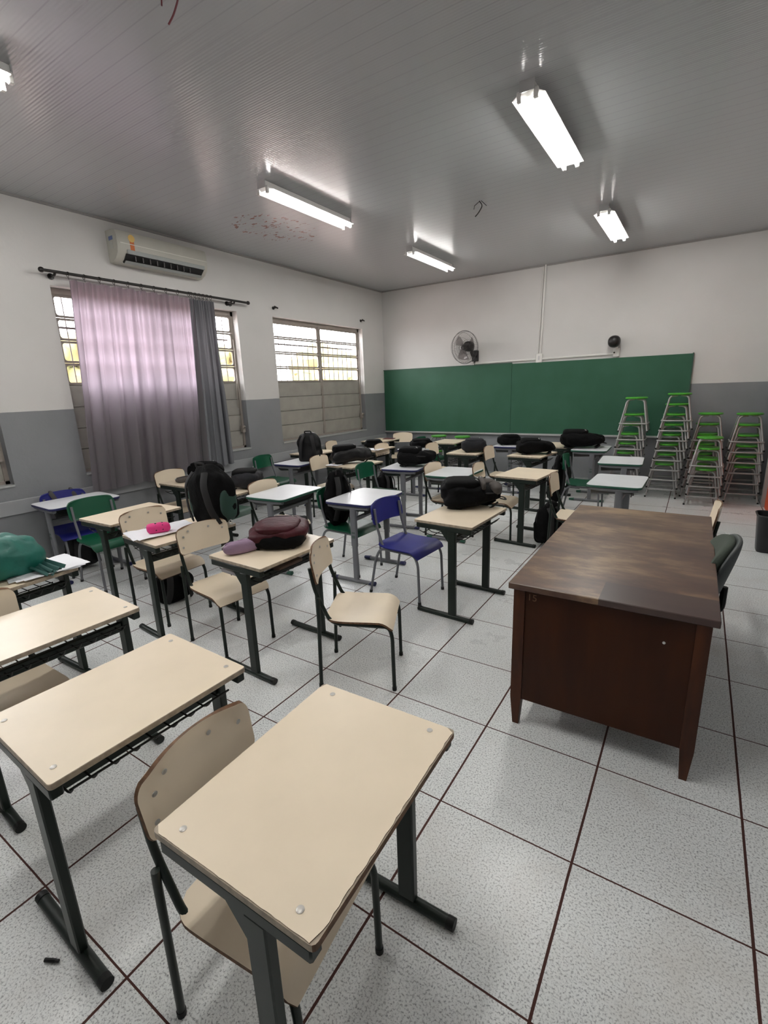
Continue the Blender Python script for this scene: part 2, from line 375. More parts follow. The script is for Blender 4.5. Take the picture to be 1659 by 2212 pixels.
def window(i, y0, y1):
    x = XL-.11; W = empty('window_%d' % i, loc=(x, (y0+y1)/2, WZ0)); W['kind'] = 'structure'
    hw = (y1-y0)/2; hh = WZ1-WZ0; t = .035
    m = MB()
    m.box((-.02, -hw, 0), (.02, hw, t)); m.box((-.02, -hw, hh-t-.02), (.02, hw, hh)); m.box((-.02, -hw, 0), (.02, -hw+t, hh)); m.box((-.02, hw-t, 0), (.02, hw, hh))
    m.box((-.02, -.022, 0), (.022, .022, hh))
    rows = 8; zt = hh-t-.02; rh = (zt-t)/rows
    m.build('window_frame', M['taupe'], W, smooth=False)
    for k in range(rows):
        z0 = t+k*rh; z1 = z0+rh
        for s in (-1, 1):
            ya, yb = (-hw+t, -.022) if s < 0 else (.022, hw-t)
            f = MB(); cy = (ya+yb)/2; w = (yb-ya)
            outer = rrect(w, rh-.004, .012, 3); inner = rrect(w-.044, rh-.046, .024, 3)
            n = len(outer); T = Matrix.Translation((0, cy, (z0+z1)/2)) @ Matrix.Rotation(R(5 if k < 4 else 1.5), 4, 'Y') @ Matrix(((0, 0, 1, 0), (1, 0, 0, 0), (0, 1, 0, 0), (0, 0, 0, 1)))
            f.T = T
            if k >= 4:
                vs = [(p[0], p[1], z) for z in (-.008, .008) for q in (outer, inner) for p in q]
                fs = []
                for a in range(n):
                    b = (a+1) % n
                    fs += [(a, b, n+b, n+a), (2*n+a, 3*n+a, 3*n+b, 2*n+b), (a, 2*n+a, 2*n+b, b), (n+a, n+b, 3*n+b, 3*n+a)]
                f.add(vs, fs); fo = f.build('sash', M['taupe'], W)
                g = MB(); g.T = T; g.prism(inner, -.002, .002); g.build('pane', M['glass'], fo)
            else:
                f.prism(rrect(w, rh-.012, .004, 2), -.004, .008); f.prism(rrect(w, rh+.03, .002, 2), -.022, -.016); f.box((-w/2+.01, -rh/2+.002, .004), (w/2-.01, -rh/2+.012, .016)); fo = f.build('steel_panel', M['panel'], W, smooth=False)  # backing plate added behind each panel to stop daylight through the gaps
    # lever linkage rods on the right jamb
    l = MB(); l.tube([(.045, hw-.05, .25), (.045, hw-.05, hh-.35)], .006, 6); l.tube([(.05, hw-.09, .55), (.06, hw-.06, hh-.5)], .005, 6)
    l.box((.03, hw-.075, .22), (.075, hw-.03, .31)); l.tube([(.05, hw-.05, .25), (.12, hw-.07, .30)], .008, 6)
    l.build('opening_lever', M['taupe'], W)
    g = MB()
    nb = 17
    for k in range(nb): g.tube([(-.13, -hw+.06+(2*hw-.12)*k/(nb-1), .02), (-.13, -hw+.06+(2*hw-.12)*k/(nb-1), hh-.02)], .006, 5)
    for z in (.2, hh/2, hh-.35): g.box((-.136, -hw, z), (-.124, hw, z+.02))
    g.build('security_bars', M['bars'], W)
for i, (a, b) in enumerate(WINS): window(i+1, a, b)
# sill slabs
for (a, b) in WINS:
    m = MB(); m.box((XL-.10, a, WZ0-.012), (XL+.012, b, WZ0+.006)); o = m.build('trim_3', mat('pale_grey_sill', (.40, .41, .41), .5), smooth=False); struct(o)
# door in the right wall, seen at the picture's edge
D = empty('door_1', loc=(XR, 5.55, 0)); D['kind'] = 'structure'
m = MB(); m.box((-.035, -.42, 0), (-.002, .42, 2.1)); m.build('door_leaf', M['orange'], D, smooth=False)
m = MB(); m.box((-.07, .42, 0), (0, .52, 2.2)); m.box((-.07, -.52, 0), (0, -.42, 2.2)); m.box((-.07, -.52, 2.1), (0, .52, 2.2)); m.build('door_frame', M['jamb'], D, smooth=False)
m = MB(); m.tube([(-.035, -.34, 1.0), (-.08, -.34, 1.0), (-.08, -.24, 1.0)], .01, 8); m.build('door_handle', M['alu'], D)

# ---------------------------------------------------------------- exterior seen through panes
m = MB(); m.box((-30, -25, -.25), (XL-TH-.02, 40, -.15)); o = m.build('ground', M['ext_ground'], smooth=False); struct(o)
m = MB(); m.box((-13, -8, -.15), (-12.6, 30, 1.9)); m.box((-13.05, -8, 1.9), (-12.55, 30, 2.0)); tag(m.build('boundary_wall', M['ext_wall'], smooth=False), 'pale pink boundary wall seen through the window bars', 'wall')
for k, (x, y, h, r) in enumerate([(-9.5, 7.2, 2.5, .9), (-10.5, 12.6, 2.6, 1.5), (-9.8, 3.6, 2.6, .9), (-11, 18, 2.9, 1.6)]):
    t = empty('tree', ['yellow-green tree outside the far window, in its left half', 'green tree outside seen in the right half of the far window', 'small tree outside behind the drawn curtain', 'large tree farthest away outside the far window'][k], 'tree', (x, y, -.15), group='trees outside the windows')
    m = MB(); m.tube([(0, 0, 0), (.05, .03, h*.4), (-.02, .06, h*.75)], [.14, .11, .07], 8); m.build('trunk', M['ext_trunk'], t)
    m = MB()
    for q in range(16):
        a = random.random()*6.28; rr = r*.6*random.random()**.5; m.blob((math.cos(a)*rr, math.sin(a)*rr, h-.5+random.uniform(-.6, .7)), (r*.42, r*.42, r*.36), 1, 12, 8, .35, 1.2, q)
    m.build('crown', M['ext_leaf'], t)

# ---------------------------------------------------------------- blackboard and fittings on the back wall
B = empty('chalkboard', 'long green chalkboard with thin aluminium ledge on the far wall', 'chalkboard', (-1.97, YB, .75))
m = MB(); m.box((-2.52, -.026, .03), (.0, -.004, 1.175)); m.box((.004, -.026, .03), (2.53, -.004, 1.165)); m.build('writing_surface', M['board'], B, smooth=False)
m = MB(); m.box((-2.53, -.03, 1.17), (0, -.002, 1.185)); m.box((2.53, -.03, .0), (2.545, -.002, 1.175)); m.build('frame', mat('dark_green_board_edge', (.02, .07, .045), .5), B, smooth=False)
m = MB(); m.box((-2.53, -.055, .0), (2.545, -.002, .03), c=.004); m.build('chalk_ledge', M['alu'], B, smooth=False)
m = MB(); m.tube([(-2.64, YB-.012, 1.955), (-.42, YB-.012, 1.975)], .016, 8); m.tube([(-1.49, YB-.012, H), (-1.52, YB-.012, 2.02)], .014, 8); m.tube([(-1.525, YB-.012, H), (-1.555, YB-.012, 2.02)], .007, 6)
tag(m.build('cable_conduit', M['pvc']), 'white plastic conduit dropping from the ceiling and running above the green board', 'conduit')
t = empty('electrical_outlet', 'white outlet box on the conduit above the middle of the chalkboard', 'outlet', (-1.53, YB, 1.98))
m = MB(); m.box((-.05, -.04, -.07), (.05, 0, .07), c=.006); m.build('box', M['pvc'], t)
m = MB(); m.box((-.012, -.044, -.03), (.012, -.038, .03)); m.build('socket', M['alu'], t)
t = empty('fan_motor', 'round black fan motor left without cage on a white wall bracket', 'fan motor', (-.40, YB, 1.99))
m = MB(); m.box((-.045, -.035, -.06), (.04, 0, .06), c=.006); m.tube([(0, -.03, .05), (-.01, -.08, .10)], .022, 8); m.build('bracket', M['pvc'], t)
m = MB(); m.blob((-.03, -.12, .15), (.085, .10, .085), .9, 24, 16); m.build('motor_housing', M['fan_black'], t)
m = MB(); m.lathe([(.012, 0), (.012, .006)], (-.03, -.036, .0), 10, axis='y'); m.build('switch_knob', M['fan_black'], t)
# wall fan
F = empty('wall_fan', 'black wall-mounted fan with round wire cage above the chalkboard', 'fan', (-2.62, YB, 2.08))
m = MB(); m.box((-.06, -.03, -.09), (.06, 0, .09), c=.008); m.build('wall_plate', M['fan_black'], F)
m = MB(); m.tube(fillet([(0, -.02, 0), (0, -.12, -.01), (-.03, -.16, .12)], .05), .03, 10); m.build('arm', M['fan_black'], F)
m = MB(); m.blob((-.04, -.20, .15), (.085, .11, .085), .8, 20, 12); m.build('motor', M['fan_black'], F)
FT = Matrix.Translation((-.06, -.34, .13)) @ Matrix.Rotation(R(-14), 4, 'Z') @ Matrix.Rotation(R(6), 4, 'X')
m = MB(); m.T = FT
for yy, rr in ((-.06, .235), (.0, .262), (.05, .245)): m.tube([(rr*math.cos(a*math.pi/24), yy, rr*math.sin(a*math.pi/24)) for a in range(48)], .0045 if yy == 0 else .0018, 6, closed=True)
for rr, yy in ((.10, -.085), (.16, -.08), (.12, .085)): m.tube([(rr*math.cos(a*math.pi/16), yy, rr*math.sin(a*math.pi/16)) for a in range(32)], .0016, 5, closed=True)
for k in range(56):
    a = 2*math.pi*k/56; c, s = math.cos(a), math.sin(a)
    m.tube([(.03*c, -.09, .03*s), (.16*c, -.08, .16*s), (.235*c, -.06, .235*s), (.262*c, 0, .262*s), (.245*c, .05, .245*s), (.12*c, .085, .12*s), (.05*c, .09, .05*s)], .0013, 4, ends=False)
m.build('wire_cage', M['fan_wire'], F)
m = MB(); m.T = FT; m.lathe([(.04, -.092), (.045, -.085), (.03, -.05)], (0, 0, 0), 20, axis='y')
m.lathe([(.035, -.05), (.045, .02), (.03, .06)], (0, 0, 0), 16, axis='y'); m.build('hub', M['fan_black'], F)
m = MB(); m.T = FT
for k in range(3):
    a0 = 2*math.pi*k/3
    def bl(u, v, a0=a0):
        r = .035+.17*u; a = a0+(v-.5)*(1.25-.3*u)+.35*u; return (r*math.cos(a), .0+(v-.5)*.055, r*math.sin(a))
    m.sheet(bl, 8, 6, .002)
m.build('fan_blades', glass_mat((.72, .70, .70)), F)
m = MB(); m.tube([(-2.62, YB-.03, 2.0), (-2.64, YB-.05, 1.96)], .005, 6); m.tube([(-2.62, YB-.03, 2.0), (-2.60, YB-.10, 1.93), (-2.60, YB-.06, 1.99)], .004, 6)
tag(m.build('fan_cable', M['fan_black']), 'short black cable hanging below the wire-caged wall fan', 'cable')

# ---------------------------------------------------------------- air conditioner
AC = empty('air_conditioner', 'yellowed white split air conditioner high on the window wall', 'air conditioner', (XL, 2.14, 2.93))
prof = [(0, 0), (.06, -.005), (.13, .03), (.175, .075), (.19, .13), (.19, .24), (.165, .285), (.10, .30), (0, .30)]
m = MB(); n = len(prof); ends = (-.53, -.515, .515, .53); vs = []
for y in ends:
    k = .97 if abs(y) > .52 else 1; vs += [(p[0]*k, y, .15+(p[1]-.15)*k) for p in prof]
fs = [tuple(range(n)), tuple(reversed(range(3*n, 4*n)))]
for q in range(3): fs += [(q*n+i, q*n+(i+1) % n, (q+1)*n+(i+1) % n, (q+1)*n+i) for i in range(n)]
m.add(vs, fs); m.build('body', M['white_pl'], AC, angle=30)
m = MB(); m.box((.184, -.50, .165), (.193, .52, .172)); m.build('panel_seam', mat('pale_seam', (.70, .69, .63), .4), AC, smooth=False)
m = MB(); m.add([(.10, -.45, .012), (.178, -.45, .078), (.178, .47, .078), (.10, .47, .012), (.108, -.45, .0), (.186, -.45, .07), (.186, .47, .07), (.108, .47, .0)], [(0, 1, 2, 3), (4, 7, 6, 5), (0, 4, 5, 1), (2, 6, 7, 3), (0, 3, 7, 4), (1, 5, 6, 2)])
m.build('air_outlet', M['slot'], AC, smooth=False)
m = MB()
m.box((.182, -.44, .075), (.198, .48, .115), c=.003); m.add([(.15, -.45, .015), (.165, -.45, .015), (.165, .46, .015), (.15, .46, .015), (.12, -.45, -.005), (.135, -.45, -.006), (.135, .46, -.006), (.12, .46, -.005)], [(0, 1, 2, 3), (4, 7, 6, 5), (0, 4, 5, 1), (2, 6, 7, 3), (0, 3, 7, 4), (1, 5, 6, 2)])
m.build('louvre', M['slot_grey'], AC, smooth=False)
for k in range(9):
    m = MB(); y = -.36+k*.08; m.box((.165, y, .02), (.183, y+.012, .07)); m.build('outlet_fin', M['fan_wire'], AC, smooth=False)
m = MB(); m.box((.1905, -.40, .10), (.1915, -.355, .20)); m.build('orange_ribbon_label', M['orange_st'], AC, smooth=False)['label'] = 'orange energy rating ribbon'
m = MB(); m.T = Matrix.Translation((.1915, -.378, .225)); m.lathe([(.035, 0), (.035, .001)], (0, 0, 0), 18, axis='x'); m.build('round_label', M['yellow_st'], AC, smooth=False)
m = MB(); m.box((.05, -.5335, .20), (.12, -.532, .235)); m.build('side_label', M['blue_st'], AC, smooth=False)
m = MB(); m.box((.05, -.5335, .12), (.11, -.532, .185)); m.build('white_side_label', mat('greyish_label', (.5, .5, .46), .5), AC, smooth=False)

# ---------------------------------------------------------------- curtain and rod
t = empty('curtain_rod', 'black curtain rod with round end knobs above the curtained window', 'curtain rod', (XL, 0, 0))
m = MB(); m.tube([(.095, .92, 2.743), (.095, 3.31, 2.743)], .014, 10); m.build('pole', M['rod'], t)
for y in (.91, 3.325): m = MB(); m.blob((.095, y, 2.743), (.024, .026, .024), 1, 12, 8); m.build('end_knob', M['rod'], t)
for y in (1.02, 3.05, 3.10): m = MB(); m.tube([(0, y, 2.715), (.08, y, 2.715), (.095, y, 2.735)], .012, 8); m.lathe([(.028, 0), (.028, .012)], (0, y, 2.715), 12, axis='x'); m.build('bracket', M['rod'], t)
ringys = [1.13+1.30*k/9 for k in range(10)]+[2.46+.055*k for k in range(6)]
for y in ringys:
    m = MB(); m.tube([(.095+.024*math.cos(a*math.pi/6), y+.004*math.sin(a), 2.735+.024*math.sin(a*math.pi/6)) for a in range(12)], .003, 5, closed=True); m.tube([(.095, y, 2.711), (.095, y+.004, 2.69)], .0025, 5); m.build('curtain_ring', M['rod'], t)
def curtain(name, label, m_, top, bot, z1, z0, nf, amp, xb, seed, nu=170, nv=44, dr=0):
    random.seed(seed); ph = [random.uniform(0, 6.28) for _ in range(8)]
    def fn(u, v):
        z = z1+(z0-z1)*v; y = (top[0]*(1-v)+bot[0]*v)*(1-u)+(top[1]*(1-v)+bot[1]*v)*u
        w = math.sin(2*math.pi*nf*u+ph[0]+.9*math.sin(2*math.pi*1.3*u+ph[1]))
        fine = math.sin(2*math.pi*nf*2.6*u+ph[2]+.6*math.sin(9*u+ph[3]))
        k = min(1, v*1.6+.12)
        x = xb+amp*k*w+amp*.55*(1-k*.8)*fine+.006*noise.noise(Vector((u*7, v*5, seed)))
        y += .012*math.sin(4*math.pi*nf*u+ph[0])*k
        z += -.012*math.sin(2*math.pi*nf*u+ph[4])*v + dr*u*v - (.006*math.cos(2*math.pi*10*u) if v == 0 else 0)
        return (x, y, z)
    m = MB(); vs = [fn(i/nu, j/nv) for i in range(nu+1) for j in range(nv+1)]; w = nv+1
    m.add(vs, [(i*w+j, (i+1)*w+j, (i+1)*w+j+1, i*w+j+1) for i in range(nu) for j in range(nv)])
    return tag(m.build(name, m_, angle=80), label, 'curtain', 'curtains on the black rod')
curtain('sheer_curtain', 'wide thin grey-lilac curtain glowing where daylight passes through it', M['sheer'], (1.12, 2.46), (.955, 2.38), 2.69, .665, 8, .038, XL+.098, 3, dr=.05)
curtain('curtain', 'narrow bunched darker grey curtain at the right end of the rod', M['curtain'], (2.44, 2.76), (2.34, 2.80), 2.69, .70, 4, .036, XL+.098, 5, 90, dr=.02)
for (y, z, lb) in ((3.87, 2.75, 'small black curtain bracket above the left end of the far window'), (6.0, 2.77, 'small black double curtain bracket above the right end of the far window')):
    m = MB(); m.tube([(XL, y, z), (XL+.07, y, z)], .010, 8); m.lathe([(.022, 0), (.022, .01)], (XL, y, z), 12, axis='x'); m.tube([(XL+.06, y-.03, z+.01), (XL+.06, y+.03, z-.005)], .012, 8)
    tag(m.build('curtain_bracket', M['rod']), lb, 'bracket')

# ---------------------------------------------------------------- fluorescent fixtures
def fixture(x, y0, y1, lit, label):
    t = empty('fluorescent_light', label, 'ceiling light', (x, (y0+y1)/2, H), group='fluorescent fixtures on the ceiling'); L = (y1-y0)/2
    m = MB(); m.box((-.035, -L, -.055), (.035, L, 0), c=.004)
    m.add([(-.035, -L, -.05), (.035, -L, -.05), (.035, L, -.05), (-.035, L, -.05), (-.10, -L+.03, -.074), (.10, -L+.03, -.074), (.10, L-.03, -.074), (-.10, L-.03, -.074)],
          [(0, 4, 7, 3), (1, 2, 6, 5), (0, 1, 2, 3), (0, 1, 5, 4), (2, 3, 7, 6), (4, 5, 6, 7)])
    m.build('fixture_body', M['white_metal'], t, smooth=False)
    for s, on in zip((-1, 1), lit):
        m = MB(); m.tube([(s*.05, -L+.03, -.082), (s*.05, L-.03, -.082)], .0145, 12); m.build('fluorescent_tube', M['tube_on'] if on else M['tube_off'], t)
        for e in (-1, 1):
            m = MB(); m.box((s*.05-.014, e*(L-.018)-.012, -.10), (s*.05+.014, e*(L-.018)+.012, -.045), c=.003); m.build('tube_holder', M['white_metal'], t, smooth=False)
    for e in (-1, 1):
        m = MB(); m.box((-.045, e*L-.004, -.06), (.045, e*L+.004, 0)); m.build('end_plate', M['alu'], t, smooth=False)
fixture(-.36, 1.93, 3.13, (1, 1), 'brightest twin-tube ceiling light, nearest on the right side')
fixture(-.33, 4.48, 5.70, (1, 1), 'twin-tube ceiling light in line behind the brightest one, near the far wall')
fixture(-2.62, 1.95, 3.17, (0, 1), 'twin-tube ceiling light with one dead tube, nearer of the left pair')
fixture(-2.62, 4.48, 5.70, (0, 1), 'twin-tube ceiling light with a single lit tube, above the far left corner')
fixture(-2.62, -1.05, .13, (1, 1), 'ceiling light whose end just shows at the left edge of the picture')
fixture(-.36, -1.2, .0, (1, 1), 'ceiling light directly over the nearest desks, above the picture')
for k, (x, y, lb) in enumerate([(-1.30, 3.58, 'thin dark wires curling from the ceiling between the two rows of lights'), (-1.42, .31, 'dark red wires hanging from the ceiling at the top edge of the picture')]):
    m = MB(); m.tube(fillet([(x-.02, y, H), (x+.01, y+.02, H-.04), (x-.03, y+.01, H-.10), (x-.06, y, H-.13)], .05), .004 if k else .006, 6)
    m.tube([(x, y, H), (x+.05, y+.02, H-.05)], .003, 5); m.tube([(x-.01, y, H), (x-.06, y-.02, H-.04), (x-.065, y-.02, H-.07)], .0035, 5)
    tag(m.build('hanging_wire', M['wire_red'] if k else M['fan_black']), lb, 'wire')

# ---------------------------------------------------------------- furniture prototypes (user sits at -y, looking +y)
HT = .70
def beige_desk(name='beige_desk', edge=None, rivets=False):
    t = empty(name)
    m = MB(); w, d, r = .60, .45, .012
    poly = rrect(w, d, r, 3)
    if edge == 'worn':
        m.prism(poly, HT-.018, HT-.002, 1); ins = []
        rnd = random.Random(3)
        # irregular laminate sheet, nibbled along its edges
        for i in range(60):
            a = i/60; 
            pass
        pts = []
        cs = [(-w/2, -d/2), (w/2, -d/2), (w/2, d/2), (-w/2, d/2)]
        for q in range(4):
            a, b = Vector(cs[q]), Vector(cs[(q+1) % 4]); n = 40; nn = Vector((-(b-a).y, (b-a).x)).normalized()
            for i in range(n):
                if i < 2: continue
                u = i/n; amt = .0015+(.0035*rnd.random() if q == 2 else .0012*rnd.random())
                pts.append(tuple(a.lerp(b, u)+nn*amt))
        m.prism(pts, HT-.002, HT, 0, mi_side=1)
        mats = [M['cream'], M['brown_edge'], M['cream_edge']]
    else:
        m.prism(poly, HT-.018, HT, 0, ch=.0015, mi_side=1); mats = [M['cream'], M['cream_edge']]
    top = m.build('tabletop', mats, t, angle=30)
    if edge == 'worn':
        for p in top.data.polygons:
            if p.material_index == 1 and p.normal.y < .5: p.material_index = 2
    if rivets:
        for sx in (-1, 1):
            for sy in (-1, 1):
                m = MB(); m.lathe([(.008, -.0005), (.008, .001), (.0055, .0022), (.0015, .0022)], (sx*.265, sy*.165, HT), 14); m.build('rivet', M['screw'], top)
    for s in (-1, 1):
        x = s*.283
        m = MB()
        m.tube([(x, -.19, .018), (x, .215, .018)], .0185, 12, flat=.9)          # foot bar
        m.box((x-.014, .042, .03), (x+.014, .100, HT-.055), c=.004)              # column
        m.box((x-.016, -.205, HT-.054), (x+.016, .215, HT-.019), c=.004)         # bearer under the top
        m.add([(x-.010, .042, HT-.13), (x+.010, .042, HT-.13), (x+.010, -.02, HT-.052), (x-.010, -.02, HT-.052), (x-.010, .05, HT-.052), (x+.010, .05, HT-.052)], [(0, 1, 2, 3), (0, 4, 5, 1), (0, 3, 4), (1, 5, 2), (3, 2, 5, 4)])
        lg = m.build('leg', M['green_black'], t)
        for yy in (-.195, .22):
            m = MB(); m.tube([(x, yy-.012, .019), (x, yy+.012, .019)], .0192, 12, flat=.95); m.build('foot_cap', M['black_metal'], lg)
    m = MB(); m.box((-.27, .058, HT-.145), (.27, .084, HT-.10), c=.004); m.build('stretcher', M['green_black'], t, smooth=False)
    m = MB(); zb = HT-.115
    loop = fillet([(-.245, -.17, HT-.04), (-.245, -.175, zb), (-.245, .17, zb+.005), (-.245, .18, HT-.06)], .03, 4)
    m.tube([(-.25, -.18, zb+.012), (.25, -.18, zb+.012)], .0035, 6); m.tube([(-.25, .185, zb+.04), (.25, .185, zb+.04)], .0035, 6); m.tube([(-.25, 0, zb), (.25, 0, zb)], .003, 6); m.tube([(-.25, -.10, zb), (.25, -.10, zb)], .003, 6)
    for k in range(9):
        x = -.24+.06*k; m.tube(fillet([(x, -.215 if k in (0, 8) else -.18, zb+.02), (x, -.15, zb), (x, .15, zb), (x, .19, zb+.045)], .03, 3), .003, 5)
    m.build('wire_book_basket', M['black_metal'], t)
    return t
def white_desk(edge, name):
    t = empty(name); m = MB(); m.prism(rrect(.60, .45, .05, 7), HT-.004, HT, 0, ch=.001); top = m.build('tabletop', M['white_top'], t)
    m = MB(); m.prism(rrect(.604, .454, .052, 7), HT-.022, HT-.003, 0, ch=.003); m.build('edge_band', M[edge], top)
    for s in (-1, 1):
        x = s*.268; m = MB()
        m.tube(fillet([(x, -.195, HT-.032), (x, -.10, HT-.040), (x, .10, HT-.040), (x, .20, HT-.032)], .03), .017, 10)
        m.prism(rrect(.030, .062, .014, 4, x, .05), .33, HT-.045); m.prism(rrect(.026, .050, .012, 4, x, .05), .025, .36)
        m.tube([(x, -.17, .02), (x, .195, .02)], .018, 12, flat=.9); lg = m.build('leg', M['grey_metal'], t)
        for yy in (-.175, .20):
            m = MB(); m.tube([(x, yy-.03, .019), (x, yy+.035, .021)], [.017, .022], 12, flat=.85); m.build('foot_cap', M[edge], lg)
        m = MB(); m.box((x+s*.0145, .035, .44), (x+s*.0165, .065, .455)); m.box((x+s*.0145, .035, .40), (x+s*.0165, .065, .425)); m.build('size_label', mat('grey_label', (.07, .10, .09), .5), lg, smooth=False)
    m = MB(); m.box((-.255, .04, HT-.16), (.255, .062, HT-.125), c=.004); m.build('stretcher', M['grey_metal'], t, smooth=False)
    m = MB()
    def tray(u, v):
        x = (u-.5)*.49; y = -.19+v*.34; s = abs(u-.5)*2; return (x, y, HT-.035-(.075-.02*v)*(1-s**8))
    m.sheet(tray, 24, 6, .004); m.box((-.24, .14, HT-.10), (.24, .146, HT-.03)); m.build('book_tray', M['tray'], t)
    return t
def seatfn(hw, y0, y1, z, roll, back):
    def fn(u, v):
        y = y0+(y1-y0)*v
        # rounded corners
        c = 1.
        if v < .18: c = 1-.30*(1-math.sqrt(max(0, 1-((.18-v)/.18)**2)))
        if v > .92: c = 1-.06*((v-.92)/.08)**2
        x = (u-.5)*2*hw*c
        zz = z
        if v > .78: q = (v-.78)/.22; zz -= roll*q**2; y -= .006*q**2
        if v < .35: zz += back*((.35-v)/.35)**2
        zz -= .008*math.sin(math.pi*v)*(1-abs(2*u-1)**2)
        return (x, y, zz)
    return fn
def backfn(hw, z0, z1, yb, yt, curve, rc=.28, taper=.10, bot=.2, rs=.24):
    def fn(u, v):
        z = z0+(z1-z0)*v; c = 1.
        if v > 1-rc: q = (v-(1-rc))/rc; c = 1-rs*(1-math.sqrt(max(0, 1-q**2)))
        if v < bot: q = (bot-v)/bot; c = 1-.14*(1-math.sqrt(max(0, 1-q**2)))
        c *= 1-taper*(1-v)
        x = (u-.5)*2*hw*c; y = yb+(yt-yb)*v - curve*(1-(2*u-1)**2)
        return (x, y, z+.010*(1-(2*u-1)**2)*v)
    return fn
def beige_chair(name='beige_chair', rivets=False):
    t = empty(name)
    m = MB(); m.sheet(seatfn(.19, -.185, .19, .402, .045, .012), 16, 20, .011, 0, 1); st = m.build('seat', [M['cream'], M['brown_edge']], t, angle=50)
    m = MB(); m.sheet(backfn(.186, .605, .777, -.212, -.238, .024, .30, .03), 20, 24, .010, 0, 1); bk = m.build('backrest', [M['cream'], M['brown_edge']], t, angle=50)
    if rivets:
        for (x, z, y) in ((-.14, .72, -.2325), (.14, .72, -.2325), (-.05, .745, -.2515), (.10, .748, -.2425), (.155, .655, -.218)):
            m = MB(); m.T = Matrix.Translation((x, y+.005, z)) @ Matrix.Rotation(R(180), 4, 'Z'); m.lathe([(.0075, 0), (.0075, .0015), (.004, .003), (.001, .003)], (0, 0, 0), 12, axis='y'); m.build('rivet', M['screw'], bk)
    for s in (-1, 1):
        x = s*.168; m = MB()
        m.tube(fillet([(x, -.246, .70), (x, -.226, .57), (x, -.150, .385), (x, .165, .374), (x*1.05, .182, .32), (x*1.06, .185, 0)], .055, 6), .0105, 10)
        sf = m.build('side_frame', M['green_black'], t)
        m = MB(); m.tube([(x*1.11, -.206, .54), (x*1.11, -.208, .50), (x*1.07, -.226, 0)], .0105, 10); lg = m.build('leg', M['green_black'], t)
        m = MB(); m.tube([(x*1.07, -.226, 0), (x*1.07, -.226, .02)], .0125, 10); m.build('rubber_foot', M['black_metal'], lg)
        m = MB(); m.tube([(x*1.06, .185, 0), (x*1.06, .185, .02)], .0125, 10); m.build('rubber_foot', M['black_metal'], sf)
    m = MB(); m.tube([(-.168, -.10, .372), (.168, -.10, .372)], .008, 8); m.tube([(-.168, .10, .368), (.168, .10, .368)], .008, 8); m.build('crossbar', M['green_black'], t)
    return t
def plastic_chair(col, name, tube='grey_metal'):
    t = empty(name)
    m = MB(); m.sheet(seatfn(.20, -.185, .205, .412, .05, .018), 18, 20, .008); m.build('seat', M[col], t, angle=60)
    m = MB(); m.sheet(backfn(.197, .575, .742, -.19, -.222, .035, .35, .0), 22, 24, .010); 
    m.sheet(lambda u, v: ((u-.5)*.34*(1-.04*v), -.205-.033*(1-(2*u-1)**2)-.014, .59+.10*v), 12, 6, .006); m.build('backrest', M[col], t, angle=60)
    for s in (-1, 1):
        x = s*.165; m = MB()
        m.tube(fillet([(x, -.205, .70), (x, -.190, .57), (x, -.135, .40), (x, -.06, .392)], .04, 5), .0105, 10); m.build('back_upright', M[tube], t)
        m = MB(); m.tube(fillet([(x*1.08, -.265, 0), (x*1.04, -.205, .30), (x, -.16, .388), (x, .155, .385), (x*1.04, .19, .32), (x*1.05, .20, 0)], .07, 6), .0105, 10)
        lg = m.build('leg', M[tube], t)
        for q, r_ in (((x*1.08, -.265, 0), (x*1.075, -.261, .022)), ((x*1.05, .20, 0), (x*1.05, .199, .022))):
            m = MB(); m.tube([q, r_], .013, 10); m.build('foot_cap', M['tray'], lg)
    m = MB(); m.tube([(-.165, .05, .385), (.165, .05, .385)], .008, 8); m.tube([(-.165, -.12, .385), (.165, -.12, .385)], .008, 8); m.build('crossbar', M[tube], t)
    return t
P_bd = beige_desk(); P_bdr = beige_desk('riveted_beige_desk', rivets=True); P_bdw = beige_desk('worn_beige_desk', 'worn', True)
P_wb = white_desk('blue_edge', 'blue_edged_white_desk'); P_wg = white_desk('green_edge', 'green_edged_white_desk')
P_bc = beige_chair(); P_bcr = beige_chair('riveted_beige_chair', True)
P_gc = plastic_chair('green_pl', 'green_plastic_chair'); P_blc = plastic_chair('blue_pl', 'blue_plastic_chair')
GD, GW, GC, GG, GB = 'cream-topped student desks', 'white-topped student desks', 'cream plywood student chairs', 'green plastic student chairs', 'blue plastic student chairs'
